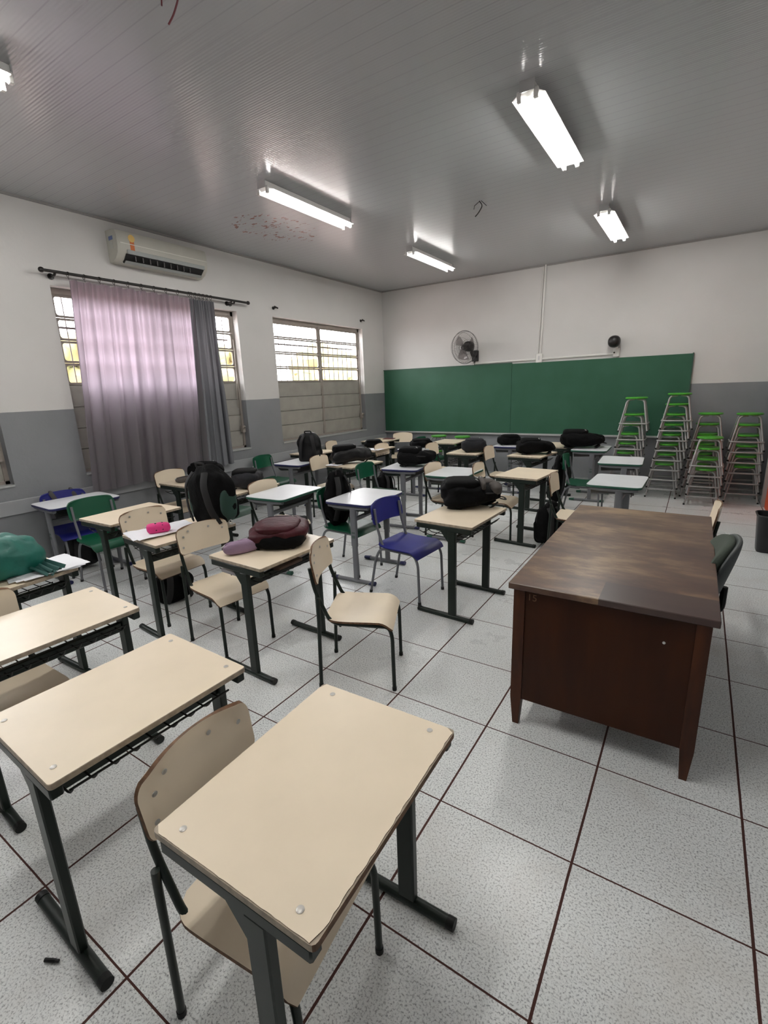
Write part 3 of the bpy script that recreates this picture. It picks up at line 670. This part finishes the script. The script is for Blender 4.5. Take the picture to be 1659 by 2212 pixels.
for (pr, x, y, a, lb, g) in [
 (P_bdw, .020, -.690, 271.4, 'cream desk nearest the camera, brown chipped edge, steel rivets at its corners', GD),
 (P_bdr, -.741, -.751, 268.1, 'bare cream desk with corner rivets, second nearest, just left of the chipped one', GD),
 (P_bdr, -1.531, -.656, 267.2, 'bare cream desk cut by the left edge, just before the drawstring bag', GD),
 (P_bd, -2.323, -.545, 271.7, 'cream desk at the left edge carrying the teal drawstring bag and papers', GD),
 (P_bd, -3.02, -.581, 272.5, 'cream desk of which only a corner shows behind the teal drawstring bag', GD),
 (P_bd, -1.366, .522, 267.7, 'cream desk under the maroon backpack and the lavender pencil case', GD),
 (P_bd, -2.253, .504, 265.4, 'cream desk with crumpled white papers and the pink pencil case', GD),
 (P_bd, -3.066, .621, 271.5, 'empty cream desk in front of the green chair near the left wall', GD),
 (P_wb, -4.067, .670, 267.8, 'empty white desk against the window wall with the strapped blue chair', GW),
 (P_bd, -3.85, 1.80, 269.6, 'cream desk under the curtain holding the small grey pencil case', GD),
 (P_bd, -3.03, 1.735, 272, 'cream desk holding the charcoal backpack, behind the tall black bag', GD),
 (P_bd, -.666, 1.715, 267.0, 'cream desk carrying the black and grey backpack, left of the teacher desk', GD),
 (P_bd, -.722, 3.500, 264.1, 'empty cream desk beyond the teacher desk, farther behind the black and grey backpack', GD),
 (P_bd, -1.066, 4.903, 263.9, 'cream desk with a plump black bag, just behind the empty cream one', GD),
 (P_bd, -1.94, 4.884, 270.2, 'cream desk carrying the dark grey knapsack before the chalkboard', GD),
 (P_bd, -2.756, 5.95, 271.0, 'empty cream desk in the last row below the chalkboard, near the lime stools', GD),
 (P_bd, -.935, 5.95, 268.6, 'cream desk in the last row touching the big oval black bag', GD),
 (P_wg, -.481, 5.700, 271.4, 'green-edged white desk in the last row under the big oval black bag', GW),
 (P_wg, .018, 4.698, 273.0, 'empty green-edged white desk in front of the leftmost stool stack', GW),
 (P_wg, .148, 3.418, 269.2, 'empty green-edged white desk just beyond the teacher desk', GW),
 (P_wb, -1.659, 1.906, 272.5, 'empty navy-edged white desk beside the blue chair in the room centre', GW),
 (P_wg, -2.466, 1.752, 273.7, 'empty green-edged white desk behind the maroon backpack', GW),
 (P_wb, -3.67, 3.29, 273, 'white desk carrying the black backpack that stands upright', GW),
 (P_bd, -2.86, 3.40, 264, 'cream desk under the long slumped black backpack', GD),
 (P_wb, -2.135, 3.482, 277, 'navy-edged white desk under the black bag with two white stripes', GW),
 (P_wg, -1.442, 3.291, 270.7, 'empty green-edged white desk in the centre, behind the black and grey backpack', GW),
 (P_wb, -1.62, 5.80, 270, 'white desk in the last row carrying a flat black bag under the chalkboard middle', GW),
 (P_wb, -2.85, 5.05, 271, 'navy-edged white desk under a flat black bag, left of the empty last-row desk', GW),
 (P_bd, -4.05, 5.82, 268, 'cream desk in the far left corner with a thin reddish book', GD),
 (P_bd, -3.486, 4.75, 270, 'cream desk with bright white papers and a black bag, below the far window', GD),
 (P_bd, -4.14, 4.10, 270, 'cream desk half hidden behind the upright black backpack, by the far window', GD)]:
    place(pr, USED, (x, y, 0), R(a), lb, 'desk', g)
for (pr, x, y, a, lb, g) in [
 (P_bcr, -.085, -.765, 276, 'cream chair with riveted backrest pushed under the nearest chipped desk', GC),
 (P_bc, -1.657, -.800, 270, 'cream chair at left edge, seat sticking out from under a bare desk', GC),
 (P_bcr, -2.514, .531, 270, 'cream chair behind the pink pencil case, tucked at its desk', GC),
 (P_bcr, -1.755, .460, 263, 'cream chair left of the lavender pencil case with broad riveted backrest', GC),
 (P_bcr, -.778, .606, 295, 'cream chair standing free in the aisle, turned to the right, nearest whole chair', GC),
 (P_bc, -4.09, 1.790, 267, 'cream chair under the curtain behind the grey pencil case', GC),
 (P_bc, -2.52, 1.75, 270, 'cream chair with wavy chipped top tucked behind a white desk, beside the charcoal backpack', GC),
 (P_bc, -3.15, 3.33, 271, 'cream chair between the upright black backpack and the slumped one', GC),
 (P_bc, -4.13, 4.83, 278, 'cream chair right behind the upright black backpack, next to the far window', GC),
 (P_bc, -3.085, 4.717, 267, 'cream chair right of the bright white papers, before the last rows', GC),
 (P_bc, -3.80, 6.16, 207, 'cream chair in the far left corner below the chalkboard', GC),
 (P_bc, -2.353, 4.965, 267, 'cream chair right of the flat black bag, in front of the empty last-row desk', GC),
 (P_bc, -1.47, 3.27, 267, 'cream chair whose back peeks over an empty white desk in the room centre', GC),
 (P_bc, -.998, 3.449, 273, 'cream chair behind the black and grey backpack, left of an empty cream desk', GC),
 (P_bc, -1.416, 4.856, 270, 'cream chair between the dark grey knapsack and the plump black bag', GC),
 (P_bc, -.119, 3.096, 272, 'cream chair just left of the teacher desk far corner, facing a white desk', GC),
 (P_bc, .64, 2.38, 91, 'cream chair beyond the teacher desk right far corner, seen from its side', GC),
 (P_gc, -3.560, .640, 266, 'green chair at the left, right of the strapped blue chair', GG),
 (P_gc, -4.16, 3.297, 275, 'green chair against the window wall, right of the curtain', GG),
 (P_gc, -2.342, 3.193, 270, 'green chair with bare back in the room centre, behind the blue chair', GG),
 (P_gc, -1.84, 1.92, 268, 'green chair holding the upright backpack with the orange plush', GG),
 (P_gc, -3.369, 1.795, 275, 'green chair behind the charcoal backpack, only its top edge showing', GG),
 (P_gc, -.36, 4.64, 272, 'green chair seen edge-on with a large black bag hanging on it', GG),
 (P_gc, -3.12, 6.02, 268, 'green chair in the last row hidden up to its top behind a flat black bag', GG),
 (P_blc, -1.106, 1.700, 266, 'bright blue chair standing in the middle of the room', GB),
 (P_blc, -4.17, .675, 264, 'blue chair at the left wall with two grey bag straps over its back', GB)]:
    place(pr, USED, (x, y, 0), R(a), lb, 'chair', g)

P_bcr.scale = (1, 1, .95)
# ---------------------------------------------------------------- teacher desk
T = empty('teacher_desk', 'large dark brown wooden teacher desk with worn top on tapered legs', 'desk', (.455, 1.364, 0), R(.3))
m = MB(); m.box((-.394, -.798, .710), (.394, .798, .74), c=.003); m.build('desktop', M['desk_top_wood'], T, smooth=False)
for sx in (-1, 1):
    for sy in (-1, 1):
        x, y = sx*.348, sy*.755; m = MB(); a = .025; b = .014
        vs = [(x-b, y-b, 0), (x+b, y-b, 0), (x+b, y+b, 0), (x-b, y+b, 0)]+[(x-a, y-a, z) if q == 0 else (x+a, y-a, z) if q == 1 else (x+a, y+a, z) if q == 2 else (x-a, y+a, z) for z in (.15, .711) for q in range(4)]
        m.add(vs, [(0, 3, 2, 1), (8, 9, 10, 11)]+[(k*4+i, k*4+(i+1) % 4, (k+1)*4+(i+1) % 4, (k+1)*4+i) for k in range(2) for i in range(4)]); m.build('leg', M['leg_wood'], T, smooth=False)
for sy in (-1, 1):
    m = MB(); m.box((-.325, sy*.762-.009, .145), (.325, sy*.762+.009, .71)); m.build('side_panel', M['side_wood'], T, smooth=False)
m = MB(); m.box((-.356, -.73, .28), (-.340, .73, .71)); m.build('modesty_panel', M['side_wood'], T, smooth=False)
for sy in (-1, 1):
    m = MB(); y0, y1 = (-.735, -.34) if sy < 0 else (.34, .735); m.box((-.30, y0, .145), (.335, y1, .705)); m.build('pedestal', M['side_wood'], T, smooth=False)
    for k in range(3):
        z = .16+.18*k; m = MB(); m.box((.336, y0+.012, z), (.356, y1-.012, z+.168), c=.003); dr = m.build('drawer', M['leg_wood'], T, smooth=False)
        m = MB(); m.tube(fillet([(.352, (y0+y1)/2-.05, z+.085), (.372, (y0+y1)/2-.045, z+.085), (.372, (y0+y1)/2+.045, z+.085), (.352, (y0+y1)/2+.05, z+.085)], .01, 3), .006, 8); m.build('handle', M['leg_wood'], dr)
m = MB(); m.box((-.3, -.32, .60), (.335, .32, .705)); m.build('drawer', M['leg_wood'], T, smooth=False)
cu = bpy.data.curves.new('inventory_number', 'FONT'); cu.body = '15'; cu.size = .045; cu.extrude = .0004; cu.materials.append(M['scratch'])
tmp = bpy.data.objects.new('tmp', cu); COL.objects.link(tmp); bpy.context.view_layer.update()
me = bpy.data.meshes.new_from_object(tmp.evaluated_get(bpy.context.evaluated_depsgraph_get())); bpy.data.objects.remove(tmp)
o = bpy.data.objects.new('inventory_number', me); COL.objects.link(o); o.parent = T; o.location = (-.315, -.7725, .66); o.rotation_euler = (R(90), 0, 0)
m = MB(); m.lathe([(.006, 0), (.005, .003)], (.225, -.771, .595), 8, axis='y'); m.build('paint_fleck', M['buckle'], T)

# padded chair behind the teacher desk
t = empty('office_chair', 'padded grey-green office chair tucked at the right side of the teacher desk', 'chair', (.69, 1.42, 0), R(90))
m = MB(); m.blob((0, 0, .45), (.22, .21, .04), .6, 28, 12); m.build('seat', M['olive_cloth'], t)
def obk(p, q): return (q.x, q.y-.09*(p.z*.5+.5)+.05*(p.x**2), q.z)
m = MB(); m.blob((0, -.13, .655), (.205, .038, .165), .7, 30, 20, fn=obk); m.build('backrest', M['olive_cloth'], t)
m = MB(); m.blob((0, -.165, .65), (.215, .022, .175), .7, 30, 20, fn=obk); m.build('back_shell', M['shell'], t)
m = MB(); m.tube(fillet([(0, -.02, .40), (0, -.22, .41), (0, -.22, .56)], .06), .016, 8); m.tube([(0, 0, .10), (0, 0, .42)], .025, 12); m.build('support_bar', M['black_metal'], t)
for k in range(5):
    a = 2*math.pi*k/5+.3; m = MB(); m.tube([(0, 0, .10), (.19*math.cos(a), .19*math.sin(a), .065)], [.02, .013], 8); lg = m.build('leg', M['black_metal'], t)
    m = MB(); m.T = Matrix.Translation((.19*math.cos(a), .19*math.sin(a), .026)); m.lathe([(.026, -.012), (.026, .012)], (0, 0, 0), 14, axis='y'); m.tube([(0, 0, .02), (0, 0, .045)], .008, 8); m.build('caster', M['black_metal'], lg)

# ---------------------------------------------------------------- stools
def stool():
    t = empty('stool'); hs = .46
    m = MB(); m.lathe([(.02, hs-.012), (.115, hs-.016), (.137, hs-.012), (.143, hs), (.132, hs+.010), (.05, hs+.004), (.01, hs+.004)], (0, 0, 0), 32); m.build('seat', M['lime'], t)
    def leg(sx, sy, z): 
        k = 1-z/hs; return (sx*(.105+.075*k), sy*(.085+.075*k), z)
    for sy in (-1, 1):
        p = [(-.105, sy*.06, hs-.02), (.105, sy*.06, hs-.02)]
        for sx in (-1, 1):
            m = MB(); m.tube(fillet([(sx*.02, sy*.065, hs-.02), (sx*.105, sy*.085, hs-.03), leg(sx, sy, 0)], .05, 6), .0115, 10); lg = m.build('leg', M['silver'], t)
            m = MB(); q = leg(sx, sy, 0); m.lathe([(.012, 0), (.012, .02)], (q[0], q[1], 0), 10); m.build('rubber_foot', M['black_metal'], lg)
    zr = .115
    m = MB(); a = leg(-1, -1, zr); b = leg(1, -1, zr); c = leg(1, 1, zr); d = leg(-1, 1, zr)
    e = 1.08
    pts = [Vector((p[0]*e, p[1]*e, zr)) for p in (a, b, c, d)]; path = []
    for i in range(4):
        p, q, r_ = pts[i-1], pts[i], pts[(i+1) % 4]
        s = q+(p-q).normalized()*.03; f = q+(r_-q).normalized()*.03
        for k in range(5): u = k/4; path.append(s*(1-u)**2+q*2*u*(1-u)+f*u*u)
    m.tube(path, .0105, 8, closed=True); m.build('footrest_rail', M['silver'], t)
    return t
P_st = stool(); SG = 'stacked lime-green stools'
def stack(x, y, n, dx, dy, where, dz=.133, extra_top=0., rz=0., z0=0):
    for k in range(n):
        e = extra_top if k == n-1 else 0
        pos = 'Top' if k == n-1 else ('Bottom' if k == 0 else ['Second', 'Third', 'Fourth', 'Fifth', 'Sixth', 'Seventh', 'Eighth'][n-2-k]+' from top')
        lb = ('%s lime-green stool in %s' if k in (0, n-1) else '%s, lime-green stool in %s') % (pos, where)
        o = place(P_st, USED, (x+dx*k, y+dy*k, z0+dz*k+e), rz+R(random.uniform(-2, 2)), lb, 'stool', SG)
stack(-.13, 6.20, 7, .016, .008, 'the leftmost stack, before the chalkboard', extra_top=.09)
stack(.385, 6.20, 8, .013, .006, 'the tallest stack')
stack(.80, 6.40, 6, .010, -.006, 'the stack half hidden behind the short front one')
stack(.86, 5.90, 4, .003, -.006, 'the short front stack')
stack(1.285, 6.28, 6, -.004, .004, 'the rightmost stack in the corner')
stack(-3.22, 6.50, 3, 0, 0, 'the left low stack behind the last desks')
stack(-2.74, 6.46, 3, 0, 0, 'the right low stack behind the last desks')

# ---------------------------------------------------------------- bin
t = empty('waste_bin', 'black plastic waste bin at the right picture edge', 'waste bin', (1.40, 4.08, 0))
m = MB(); n = 28
def ringp(s, z): return [(p[0]*s, p[1]*s, z) for p in rrect(.26, .24, .06, 6)]
rs = [ringp(.78, 0), ringp(.80, .02), ringp(.98, .33), ringp(1.0, .345), ringp(1.03, .35), ringp(.96, .35), ringp(.93, .32), ringp(.76, .015)]
n = len(rs[0]); vs = [p for r_ in rs for p in r_]; fs = [(k*n+i, k*n+(i+1) % n, (k+1)*n+(i+1) % n, (k+1)*n+i) for k in range(len(rs)-1) for i in range(n)]
fs += [tuple(reversed(range(n))), tuple((len(rs)-1)*n+i for i in range(n))]; m.add(vs, fs); m.build('bin_body', M['bin'], t)
m = MB(); m.tube([(p[0]*1.03, p[1]*1.03, .35) for p in rrect(.26, .24, .06, 6)], .007, 8, closed=True); m.build('rim', M['bin'], t)

# ---------------------------------------------------------------- bags
def backpack(name, label, loc, rz, dims, lying=True, cloth='black_cloth', pocket='black_cloth', strap='strap', seed=1, tilt=0., extras=(), group='school backpacks', squash=.38, e=.62, cat='backpack', straps=True):
    w, d, h = dims   # width x, thickness y, height z in standing pose; front pocket at -y
    t = empty(name, label, cat, loc, rz, group)
    LM = Matrix.Rotation(R(-90), 4, 'X') if lying else Matrix.Identity(4)
    if tilt: LM = Matrix.Rotation(tilt, 4, 'Y' if lying else 'X') @ LM
    base = Matrix.Translation((0, 0, d/2 if lying else h/2))
    T_ = base @ LM
    def shape(p, q):
        k = 1-.16*max(0, p.z)**2       # narrower shoulders
        th = 1-squash*(.5+.5*p.z)
        return (q.x*k, q.y*th, q.z)
    m = MB(); m.T = T_; m.blob((0, 0, 0), (w/2, d/2, h/2), e, 64, 46, .22, 2.2, seed, fn=shape); body = m.build('body', M[cloth], t, angle=70)
    m = MB(); m.T = T_; m.blob((0, -d*.36, -h*.16), (w*.40, d*.22, h*.29), .5, 28, 18, .08, 5, seed+3); pk = m.build('front_pocket', M[pocket], t, angle=70)
    z = MB(); z.T = T_
    arch = [(-w*.44, -d*.12, -h*.25), (-w*.45, -d*.12, h*.15), (-w*.36, -d*.10, h*.40), (0, -d*.08, h*.475), (w*.36, -d*.10, h*.40), (w*.45, -d*.12, h*.15), (w*.44, -d*.12, -h*.25)]
    z.tube(fillet(arch, .08, 4), .006, 6); z.build('zipper', M[strap], body)
    z = MB(); z.T = T_; z.tube(fillet([(-w*.36, -d*.50, -h*.05), (-w*.28, -d*.53, h*.085), (w*.28, -d*.53, h*.085), (w*.36, -d*.50, -h*.05)], .05, 4), .0045, 6); z.build('pocket_zipper', M[strap], pk)
    z = MB(); z.T = T_; z.tube([(w*.22, -d*.53, h*.09), (w*.23, -d*.60, h*.05)], .004, 6); z.build('zip_pull', M['buckle'], pk)
    m = MB(); m.T = T_; m.tube(fillet([(-.04, d*.2, h*.46), (-.045, d*.25, h*.56), (.045, d*.25, h*.56), (.04, d*.2, h*.46)], .03, 5), .009, 8, flat=.5); m.build('handle', M[strap], t)
    if straps:
        for s in (-1, 1):
            m = MB(); m.T = T_
            m.tube(fillet([(s*w*.16, d*.34, h*.42), (s*w*.24, d*.62, h*.25), (s*w*.30, d*.60, -h*.15), (s*w*.36, d*.42, -h*.40)], .10, 5), .024, 8, flat=.32); m.build('shoulder_strap', M[strap], t)
    for ex in extras:
        k = ex[0]
        if k == 'stripes':
            for q in (0, 1):
                m = MB(); m.T = T_; m.box((-.055+q*.035, -d*.43, h*.17), (-.035+q*.035, -d*.30, h*.34-q*.05)); m.build('white_stripe', M['white_mark'], t, smooth=False)
        if k == 'buckle':
            for s in (-1, 1):
                m = MB(); m.T = T_ @ Matrix.Translation((s*w*.47, d*.1, -h*.40)); m.tube(rr3(.032, .028), .004, 6, closed=True); m.build('strap_buckle', M['buckle'], t)
        if k == 'greenside':
            for s in (-1, 1):
                m = MB(); m.T = T_; m.blob((s*w*.42, 0, -h*.10), (w*.10, d*.30, h*.27), .6, 20, 14, .1, 5, seed); m.build('side_pocket', M['dkgreen_cl'], t)
        if k == 'greyflap':
            m = MB(); m.T = T_; m.blob((0, -d*.36, h*.17), (w*.45, d*.20, h*.045), .6, 30, 12, .06, 6, seed); m.blob((-w*.30, -d*.10, h*.22), (w*.22, d*.34, h*.24), .7, 32, 20, .16, 5, seed+4); m.blob((w*.1, -d*.2, h*.38), (w*.30, d*.22, h*.10), .8, 30, 14, .16, 5, seed+6); m.build('grey_panel', M['grey_cloth'], t)
        if k == 'darkbase':
            m = MB(); m.T = T_; m.blob((0, d*.12, -h*.22), (w*.49, d*.36, h*.27), .6, 32, 20, .14, 4, seed+8); m.blob((w*.30, -d*.12, 0), (w*.17, d*.25, h*.38), .6, 24, 16, .1, 5, seed+2); m.build('black_panel', M['black_cloth'], t, angle=70)
        if k == 'toggle':
            m = MB(); m.T = T_; m.tube([(-w*.12, -d*.50, h*.20), (-w*.14, -d*.54, h*.15)], .007, 6); m.tube([(-w*.15, -d*.52, h*.12), (-w*.17, -d*.54, h*.07)], .007, 6); m.build('white_zip_tag', M['buckle'], t)
    return t
def rr3(w, h): return [(p[0], 0, p[1]) for p in rrect(w, h, .008, 3)]
z7 = HT+.001
backpack('backpack', 'black and brown-grey backpack with white zip tags, nearest to the teacher desk', (-.70, 1.97, z7), R(-62), (.34, .20, .46), seed=2, pocket='black_cloth', extras=(('greyflap',), ('toggle',)))
backpack('backpack', 'maroon and black backpack lying beside the lavender pencil case', (-1.43, .66, z7), R(33), (.32, .13, .50), cloth='maroon', pocket='maroon', seed=5, extras=(('darkbase',),))
backpack('backpack', 'tall black and dark green backpack standing upright left of the maroon one', (-2.12, .69, z7), R(182), (.38, .20, .43), lying=False, seed=9, extras=(('greenside',), ('buckle',)), tilt=R(-4))
backpack('backpack', 'black backpack lying just behind the small grey pencil case under the curtain', (-3.86, 1.97, z7), R(20), (.34, .17, .32), seed=11)
backpack('backpack', 'charcoal backpack lying on a cream desk behind the tall black and green one', (-3.02, 1.80, z7), R(35), (.28, .17, .42), cloth='char_cloth', pocket='black_cloth', strap='strap_grey', seed=12)
backpack('backpack', 'glossy black backpack standing upright on a white desk by the window wall', (-3.56, 3.37, z7), R(205), (.32, .20, .37), lying=False, cloth='black_shiny', pocket='black_shiny', seed=14)
backpack('backpack', 'long slumped black backpack on a cream desk right of the upright one', (-2.93, 3.42, z7), R(-40), (.30, .22, .50), cloth='black_shiny', pocket='black_cloth', seed=15)
backpack('backpack', 'black bag with two short white stripes on a navy-edged white desk', (-2.03, 3.50, z7), R(-78), (.32, .21, .42), seed=17, extras=(('stripes',),))
backpack('backpack', 'flat black bag on the white desk left of the last-row empty cream desk', (-2.86, 5.16, z7), R(30), (.34, .12, .44), seed=19)
backpack('backpack', 'dark grey knapsack lying on a cream desk before the chalkboard', (-1.88, 4.90, z7), R(25), (.32, .17, .36), cloth='char_cloth', pocket='char_cloth', strap='black_shiny' if False else 'strap', seed=21)
backpack('backpack', 'flat black bag directly below the middle of the chalkboard', (-1.68, 5.82, z7), R(20), (.34, .14, .40), seed=23)
backpack('backpack', 'plump black bag on the cream desk right of the one below the chalkboard middle', (-1.02, 4.90, z7), R(-75), (.30, .19, .44), seed=25)
backpack('backpack', 'big oval black bag across two desks in the last row near the stool stacks', (-.62, 5.74, z7), R(-80), (.42, .23, .56), seed=27, e=.75)
backpack('backpack', 'large black bag hanging behind the edge-on green chair', (-.67, 4.62, .18), R(270), (.34, .17, .52), lying=False, seed=29, e=.8)
backpack('backpack', 'black backpack on the floor under the empty cream desk left of the teacher desk', (-.44, 3.36, .001), R(240), (.30, .20, .42), lying=False, seed=31, tilt=R(10), straps=True)
bp = backpack('backpack', 'black backpack with an orange-brown plush keychain standing on a green chair', (-1.975, 1.92, .42), R(268), (.32, .14, .47), lying=False, seed=33, tilt=R(0))
m = MB(); m.blob((-.09, -.15, .10), (.03, .025, .035), .9, 16, 10); m.blob((-.09, -.155, .045), (.032, .026, .04), .9, 16, 10); m.tube([(-.09, -.14, .13), (-.085, -.125, .22)], .003, 6); m.build('plush_keychain', M['toy'], bp)
backpack('backpack', 'black bag hanging at the back of the strapped blue chair, below the seat', (-4.17, .68, .012), R(266), (.30, .16, .36), lying=False, seed=35, cloth='black_shiny')
backpack('backpack', 'black bag on the floor under the cream chair with the pink pencil case', (-2.70, .66, .001), R(260), (.28, .18, .24), lying=False, seed=37)
backpack('backpack', 'black bag behind the bright white papers below the far window', (-3.55, 4.86, z7), R(35), (.28, .12, .30), seed=39)
backpack('backpack', 'dark bag on the floor beneath the bright white papers desk', (-3.0, 4.28, .001), R(270), (.32, .2, .44), lying=False, seed=41)
# straps over the blue chair
m = MB()
for yy in (.60, .78):
    m.tube(fillet([(-4.37, yy, .50), (-4.445, yy, .66), (-4.42, yy, .765), (-4.39, yy+.02, .70), (-4.36, yy+.05, .55)], .03, 5), .020, 8, flat=.2)
tag(m.build('bag_straps', M['strap_grey']), 'two grey webbing straps looped over the blue chair by the wall', 'strap')
# teal drawstring bag
t = empty('drawstring_bag', 'teal green drawstring cloth bag on the left edge desk', 'bag', (-2.36, -.50, z7), R(20), None)
m = MB(); m.blob((0, 0, .10), (.20, .15, .115), .8, 40, 26, .16, 4, 3); m.build('body', M['teal'], t, angle=80)
m = MB(); m.sheet(lambda u, v: (.17+.12*u, .07+.06*(v-.5)*(1+u*.6), .055-.04*u+.012*math.sin(v*14)), 8, 14, .003); m.sheet(lambda u, v: (.17+.13*u, .02+.03*(v-.5)*(1+u), .045-.035*u+.008*math.sin(v*9)), 8, 8, .003); m.build('gathered_neck', mat('dark_teal_ribbon', (.02, .09, .08), .6), t, angle=80)
def pouch(name, label, loc, rz, s, mt, stripes=None, zip_='strap', cat='pencil case', seed=1):
    t = empty(name, label, cat, loc, rz, 'pencil cases')
    m = MB(); m.blob((0, 0, s[2]), s, .6, 30, 18, .10, 8, seed); b = m.build('body', M[mt], t, angle=80)
    if stripes:
        for x in (-.25*s[0], .30*s[0]):
            m = MB(); m.tube([(x, -s[1]*1.0, s[2]*.7), (x, -s[1]*.85, s[2]*1.7), (x+.004, 0, s[2]*2.02), (x, s[1]*.85, s[2]*1.7)], .006, 6, flat=.5); m.build('dark_stripe', M['strap'], t)
    else:
        m = MB(); m.tube([(-s[0]*.9, 0, s[2]*1.8), (0, 0, s[2]*2.02), (s[0]*.9, 0, s[2]*1.8)], .004, 6); m.build('zipper', M[zip_], b)
    m = MB(); m.tube([(-s[0]*.9, 0, s[2]*1.7), (-s[0]*1.1, .01, s[2]*1.3)], .004, 5); m.build('zip_pull', M['buckle'], t)
    return t
pouch('pencil_case', 'hot pink pencil case with dark stripes on crumpled papers', (-2.28, .36, z7+.012), R(65), (.075, .04, .032), 'pink', True)
pouch('pencil_case', 'lavender cloth pencil case next to the maroon backpack', (-1.46, .36, z7), R(68), (.105, .042, .036), 'lavender', seed=4, zip_='lavender')
pouch('pencil_case', 'small grey pencil case on the desk under the curtain', (-3.86, 1.68, z7), R(80), (.10, .045, .03), 'grey_cloth', seed=6)
# papers, folders
def sheets(name, label, loc, rz, w, d, mt='paper', amp=.004, n=1, cat='papers', group='loose papers'):
    t = MB()
    for k in range(n):
        t.T = Matrix.Rotation(R(7*k-4), 4, 'Z') @ Matrix.Translation((.01*k, -.008*k, .0025*k))
        t.sheet(lambda u, v, k=k: ((u-.5)*w, (v-.5)*d, .003+amp+amp*noise.noise(Vector((u*5+k*3, v*5, 1.7*k)))), 16, 16, .0008)
    o = t.build(name, M[mt], angle=80); o.location = loc; o.rotation_euler = (0, 0, rz); return tag(o, label, cat, group)
sheets('papers', 'crumpled white papers under the pink pencil case', (-2.32, .40, z7), R(78), .42, .26, amp=.007, n=2)
sheets('papers', 'white papers on the desk beside the teal drawstring bag', (-2.26, -.36, z7), R(80), .32, .30, n=3)
sheets('papers', 'bright white paper on a cream desk below the far window', (-3.38, 4.60, z7), R(0), .28, .20, n=2)
sheets('papers', 'white paper partly under the slumped black backpack', (-3.0, 3.16, z7), R(10), .18, .12)
sheets('papers', 'white paper behind the flat black bag in the last rows', (-2.88, 5.32, z7+.001), R(30), .20, .15)
m = MB(); m.box((-.10, -.07, 0), (.10, .07, .012), c=.002); o = m.build('book', mat('reddish_book', (.12, .035, .03), .5)); o.location = (-3.98, 6.0, z7); o.rotation_euler = (0, 0, R(10)); tag(o, 'thin reddish book on the far left corner desk', 'book')
zb = HT-.110
for k, (x, y, w, d, mt, lb) in enumerate([(-1.46, .36, .20, .16, 'paper2', 'crumpled clear plastic folder in the basket below the lavender pencil case'), (-1.34, .53, .20, .20, 'book', 'brown notebook in the basket of the desk with the maroon backpack'), (-1.36, .70, .20, .15, 'paper2', 'grey folder at the far end of the basket below the maroon backpack')]):
    m = MB(); m.box((-d/2, -w/2, 0), (d/2, w/2, .02), c=.003); o = m.build('folder' if mt == 'paper2' else 'notebook', M[mt]); o.location = (x, y, zb+.006); o.rotation_euler = (0, 0, R(-4+5*k)); tag(o, lb, 'notebook' if mt == 'book' else 'folder')
t = empty('marker_pen', 'short black pen lying on the tiles near a desk foot at lower left', 'pen', (-.73, -1.095, .006), R(28))
m = MB(); m.tube([(-.022, 0, 0), (.012, 0, 0)], .0055, 10); m.build('barrel', M['black_metal'], t)
m = MB(); m.tube([(.012, 0, 0), (.022, 0, 0)], .0048, 10); m.build('cap', M['tray'], t)

# ---------------------------------------------------------------- light, world, camera
w = bpy.data.worlds.new('overcast_sky'); bpy.context.scene.world = w; w.use_nodes = True
bg = w.node_tree.nodes['Background']; bg.inputs[0].default_value = (1.0, .95, .96, 1); bg.inputs[1].default_value = 7.0
cam = bpy.data.cameras.new('camera'); co = bpy.data.objects.new('camera', cam); COL.objects.link(co)
yaw, pit, rol = -.579712729, -.254417136, -.0363946387
f = Vector((math.sin(yaw)*math.cos(pit), math.cos(yaw)*math.cos(pit), math.sin(pit)))
ri = Vector((math.cos(yaw), -math.sin(yaw), 0)); up = ri.cross(f)
r2 = ri*math.cos(rol)+up*math.sin(rol); u2 = -ri*math.sin(rol)+up*math.cos(rol)
co.matrix_world = Matrix(((r2.x, u2.x, -f.x, .69655), (r2.y, u2.y, -f.y, -1.39954), (r2.z, u2.z, -f.z, 1.60347), (0, 0, 0, 1)))
cam.sensor_fit = 'VERTICAL'; cam.sensor_height = 36; cam.lens = 36*1029.6/2212; cam.clip_start = .02
S = bpy.context.scene; S.camera = co
S.view_settings.view_transform = 'Standard'; S.view_settings.look = 'None'; S.view_settings.gamma = 1; S.view_settings.use_curve_mapping = False
S.view_settings.exposure = 1.33
